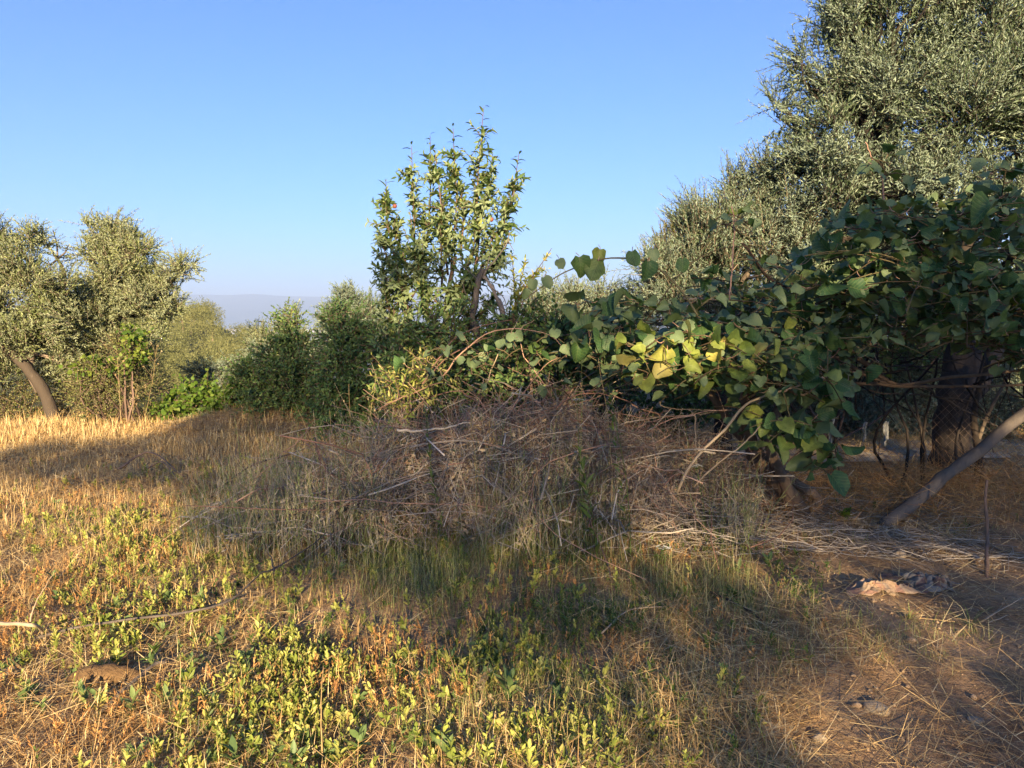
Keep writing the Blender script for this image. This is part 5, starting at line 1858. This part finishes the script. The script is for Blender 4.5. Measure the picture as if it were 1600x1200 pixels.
for a in (
        ('oat', (742, 800), (735, 655), 'wild oat stalk with drooping pale spikelets at the heart of the brush pile', 5.0),
        ('oat', (845, 800), (818, 640), 'wild oat stalk right of centre on the brush pile', 5.05),
        ('oat', (785, 790), (765, 625), 'tallest wild oat stalk above the brush pile centre', 5.1),
        ('oat', (560, 790), (545, 600), 'wild oat stalk standing against the dark shrub left of the pile', 6.2),
        ('oat', (600, 780), (588, 585), 'wild oat stalk next to the yellow leaves left of the pile', 6.0),
        ('umbel', (1105, 830), (1088, 733), 'white wild carrot flower highest, left of the kiwi trunk', 5.2),
        ('umbel', (1125, 870), (1121, 826), 'small white wild carrot flower low in front of the half-buried log', 5.2),
        ('umbel', (1045, 905), (1036, 860), 'pale green carrot flower head in the sunlit straw below the pile', None),
        ('umbel', (920, 800), (903, 630), 'white flower head at the right shoulder of the brush pile', 5.0),
        ('leafy', (703, 875), (672, 735), 'green leafy stalk in front of the left of the brush pile', None),
        ('leafy', (735, 870), (712, 790), 'short green leafy stalk in front of the brush pile', None),
        ('leafy', (690, 800), (664, 640), 'tall slender green stalk rising in the left of the pile', 5.1),
        ('leafy', (935, 880), (905, 700), 'broad-leaved green weed in front of the right of the pile', None),
        ('leafy', (985, 860), (950, 600), 'tall pale forked weed between pile and kiwi leaves', 4.9),
        ('bare', (975, 890), (968, 780), 'bare brown upright stalk in the sunlit straw below the pile', None),
        ('bare', (497, 700), (460, 628), 'pale hooked dry stalk against the dark shrub', 8.6),
        ('bare', (955, 850), (935, 560), 'long dry stalk leaning over the right of the pile', 4.95),
        ('bare', (505, 1190), (505, 1190 - 150), 'thin dry stalk standing in the lower centre weeds', None),
        ('bare', (720, 1080), (690, 965), 'leaning dry grass stem in the lower centre weeds', None),
        ('seedhead', (190, 672), (182, 545), 'dry branching weed with seed heads before the left olives', 10.9),
        ('seedhead', (222, 676), (245, 540), 'dry weed leaning right at the edge of the left olives', 10.8),
        ('seedhead', (200, 676), (215, 600), 'short dry weed with pale heads before the left olives', 10.6),
        ('seedhead', (350, 680), (345, 590), 'dry weed standing before the grape vine clump', 10.4),
        ('seedhead', (370, 900), (340, 830), 'yellow-green weed with round buds at the edge of the shade', None),
        ('seedhead', (745, 1140), (760, 1050), 'weed with pale buds in the sunlit bottom centre', None),
        ('bare', (520, 700), (515, 640), 'dry cut stalk at the left foot of the pile', 7.6),
        ('bare', (480, 700), (488, 655), 'short dry stub left of the hooked stalk', 8.0),
        ('bare', (540, 705), (548, 645), 'dry stub stalk beside the oat left of the pile', 7.2)):
    weed(*a[:4], Zt=a[4], leaf=.07 if 'broad' not in a[3] else .12)


def rosette(name, base, label, n, leaf, mat, lean=.9, T=T_PEACH, up=.5, cat='plant', h=.0):
    c = gp(*base)
    root = thing(name, c, label, cat)
    a = np.arange(n) * 2.4 + rng.uniform(0, 1, n)
    el = rng.uniform(.15, lean, n)
    for i in range(n):
        mb = MB()
        D = np.array([[math.cos(a[i]) * math.cos(el[i]), math.sin(a[i]) * math.cos(el[i]), math.sin(el[i])]])
        s = rng.uniform(.7, 1.2)
        scatter(mb, T, (c + [0, 0, h * rng.random()])[None], D, np.array([[0, 0, 1.]]) - D * .3, leaf[0] * s, leaf[1] * s, curl=np.array([1.3]))
        mb.obj('leaf', M[mat], root, smooth=True)
    return root


rosette('dandelion_plant', (1150, 935), 'dark green dandelion-like rosette in the straw right of centre', 16, (.17, .035), 'weedgreen')
rosette('fig_seedling', (1320, 828), 'bright lime green seedling at the foot of the kiwi trunk', 14, (.085, .06), 'vine', 1.3, T_OVATE, h=.10)
rosette('leafy_seedling', (452, 1000), 'broad yellow-green seedling catching the sun in the lower left weeds', 7, (.07, .035), 'forb', 1.2, T_OVATE, h=.05)
rosette('leafy_seedling', (240, 1035), 'bluish-green seedling near the long fallen branch', 9, (.06, .026), 'weedgreen', 1.2, T_OVATE, h=.05)
rosette('leafy_seedling', (520, 1185), 'large leaved seedling at the bottom edge', 7, (.09, .032), 'forb', 1.1, T_OVATE, h=.03)
rosette('leafy_seedling', (815, 1170), 'yellow sunlit sprig at the bottom centre', 9, (.07, .022), 'forb', 1.3, T_OVATE, h=.07)
rosette('grass_tuft', (1515, 985), 'green grass tuft sprouting from the bare soil at right', 14, (.20, .006), 'grass', 1.3, T_BLADE, cat='grass tuft')
rosette('grass_tuft', (1420, 985), 'dark low grass tuft on the bare bank', 22, (.09, .005), 'grass', 1.2, T_BLADE, cat='grass tuft')

shrub('leafy_shrub', 'green shoots and leaves crowding the foot of the fruit tree', g3(*px(700, 680, 6.7)[:2]),
      [pblob(655, 545, 6.7, 40, 35, .25), pblob(705, 560, 6.6, 45, 35, .25), pblob(690, 520, 6.75, 35, 30, .2), pblob(640, 590, 6.6, 40, 30, .25), pblob(690, 605, 6.5, 45, 25, .25)],
      330, T_PEACH, (.07, .026), 10, (.15, .35), 'shrub', stems=6, size=.55)
shrub('leafy_shrub', 'green tangle between the dead trunk and the kiwi leaves', g3(*px(830, 680, 6.7)[:2]),
      [pblob(770, 560, 6.7, 40, 35, .25), pblob(820, 545, 6.6, 45, 40, .25), pblob(870, 535, 6.6, 45, 40, .25), pblob(920, 550, 6.6, 40, 40, .25), pblob(800, 595, 6.5, 50, 25, .25), pblob(880, 590, 6.5, 50, 30, .25), pblob(800, 505, 6.8, 30, 25, .2)],
      480, T_OVATE, (.065, .04), 9, (.15, .35), 'shrub', stems=7, size=.55)
# yellow-leaved bush shoots at the left shoulder of the pile
shrub('yellow_shrub', 'yellow-green leafy shoots glowing at the left shoulder of the brush pile', g3(*px(640, 720, 5.9)[:2]),
      [pblob(640, 610, 5.8, 30, 25, .15), pblob(665, 580, 5.8, 28, 22, .15), pblob(620, 635, 5.8, 30, 18, .15), pblob(655, 640, 5.7, 25, 20, .15)],
      60, T_PEACH, (.06, .018), 9, (.15, .28), 'forb', updir=.6, stems=5, size=.6)

# ------------------------------------------------------------------ trees behind the viewer that shade the clearing
YS = -7.0
TE = math.tan(SUN_EL) / math.cos(SUN_AZ)
TA = math.tan(SUN_AZ)


def caster(X, Z, H):
    """where the sun ray to (X,Z,H) crosses the plane y = YS"""
    return X - (Z - YS) * TA, H + (Z - YS) * TE


def shade_density(xs, hs):
    low = np.interp(xs, [-6.2, -5.0, -4.2, -2.6, -1.1, .1, .55, 1.2, 1.9, 2.6], [3.95, 3.75, 3.6, 3.5, 2.92, 2.66, 2.52, 2.35, 1.6, 0.2])
    up = np.interp(xs, [-6.2, -5.0, -4.0, -3.5, -2.9, -1.0, .5, 2.2, 3.2, 4.2, 5.2, 7.5], [4.0, 4.15, 4.2, 5.2, 5.9, 5.8, 5.6, 5.5, 5.75, 5.8, 5.9, 6.0])
    d = sstep(hs, low - .06, low + .10) * sstep(-hs, -up - .15, -up + .15)
    gaps = [(.55, 4.42, .55, .15), (1.55, 4.36, .50, .19), (-.35, 4.35, .48, .26), (1.75, 2.42, .25, .07), (.75, 2.55, .5, .07),
            (4.9, 4.02, 1.2, .10), (1.6, 3.05, .35, .09), (2.9, 4.9, .3, .12), (4.3, 5.0, .35, .12), (-.2, 5.2, .4, .2), (3.4, 6.1, .7, .18), (-3.6, 5.0, .3, .15)]
    for line in ([(1330, 905), (1380, 935), (1430, 965), (1480, 1000)], [(1000, 830), (1060, 840), (1120, 850), (1190, 840), (1260, 850), (1320, 860)], [(1420, 875), (1480, 880), (1550, 895), (1600, 900)],
                 [(1280, 1160), (1320, 1180), (1360, 1115), (1250, 1130)], [(1380, 1050), (1330, 1020), (1240, 930), (1180, 900)], [(820, 1120), (900, 1150), (1000, 1180), (860, 1180)]):
        for (gxp, gyp) in line:
            g = gpx(gxp, gyp)
            cx_, ch_ = caster(g[0], g[1], 0.02)
            gaps.append((cx_, ch_, .14, .05))
    for gx, gy, rx, ry in gaps:
        d = d * (1 - np.exp(-(((xs - gx) / rx) ** 2 + ((hs - gy) / ry) ** 2) ** 2 * .8))
    return d


def shade_trees():
    specs = [(-2.4, 'olive tree behind the viewer on the left, shading the clearing', -5.2, -.9), (1.1, 'olive tree straight behind the viewer, shading the clearing', -.9, 2.6), (5.0, 'olive tree behind the viewer on the right, shading the clearing', 2.6, 7.5)]
    for cx, label, x0, x1 in specs:
        base = g3(cx, YS - 5.6)
        root = thing('olive_tree', base, label, 'olive tree')
        tb = MB()
        limb(tb, [base - [0, 0, .1], base + [.1, 0, 1.6], base + [0, .1, 3.2]], .10, .03, 9, 12, .06)
        trunk = tb.obj('trunk', M['bark_olive'], root, smooth=True)
        n = int((10500 if x0 < -1 else 11500 if x0 < 2 else 18000) * (x1 - x0))
        xs = rng.uniform(x0, x1, n)
        hs = rng.uniform(.1, 7.8, n)
        k = rng.random(n) < shade_density(xs, hs)
        xs, hs = xs[k], hs[k]
        dy = rng.normal(-5.0, .9, len(xs))
        P = np.stack([xs + dy * TA, YS + dy, hs - dy * TE], 1)
        ok = P[:, 2] > .15
        P = P[ok]
        m = len(P)
        mb = MB()
        scatter(mb, T_NARROW, P, unit(rng.normal(0, 1, (m, 3)) + [0, 0, .3]), rng.normal(0, 1, (m, 3)), rng.uniform(.08, .15, m), rng.uniform(.03, .05, m))
        tag(mb.obj('crown', M['olive'], root), kind='stuff')
        lb = MB()
        far_up = np.flatnonzero(P[:, 2] > 5.0)
        for i in rng.choice(far_up, 9, replace=False):
            s0 = base + [0, .05, rng.uniform(2.9, 3.15)]
            limb(lb, [s0, (s0 + P[i]) / 2 + [0, 0, .1], P[i]], .018, .006, 5, 8, .02)
        lb.obj('limb', M['bark_olive'], trunk, smooth=True)


shade_trees()

# ------------------------------------------------------------------ haze
def haze():
    V = np.array([[x, y, z] for z in (-185, 610) for y in (-3000, 27000) for x in (-21000, 21000)], float)
    mb = MB().add(V, [[0, 2, 3, 1], [4, 5, 7, 6], [0, 1, 5, 4], [1, 3, 7, 5], [3, 2, 6, 7], [2, 0, 4, 6]])
    m, nt, out = newmat('haze')
    pv = nt.nodes.new('ShaderNodeVolumePrincipled')
    pv.inputs['Color'].default_value = (.39, .52, .80, 1)
    pv.inputs['Density'].default_value = 1.5e-4
    pv.inputs['Anisotropy'].default_value = 0.0
    nt.links.new(pv.outputs[0], out.inputs['Volume'])
    o = mb.obj('haze', m)
    tag(o, kind='stuff')


haze()
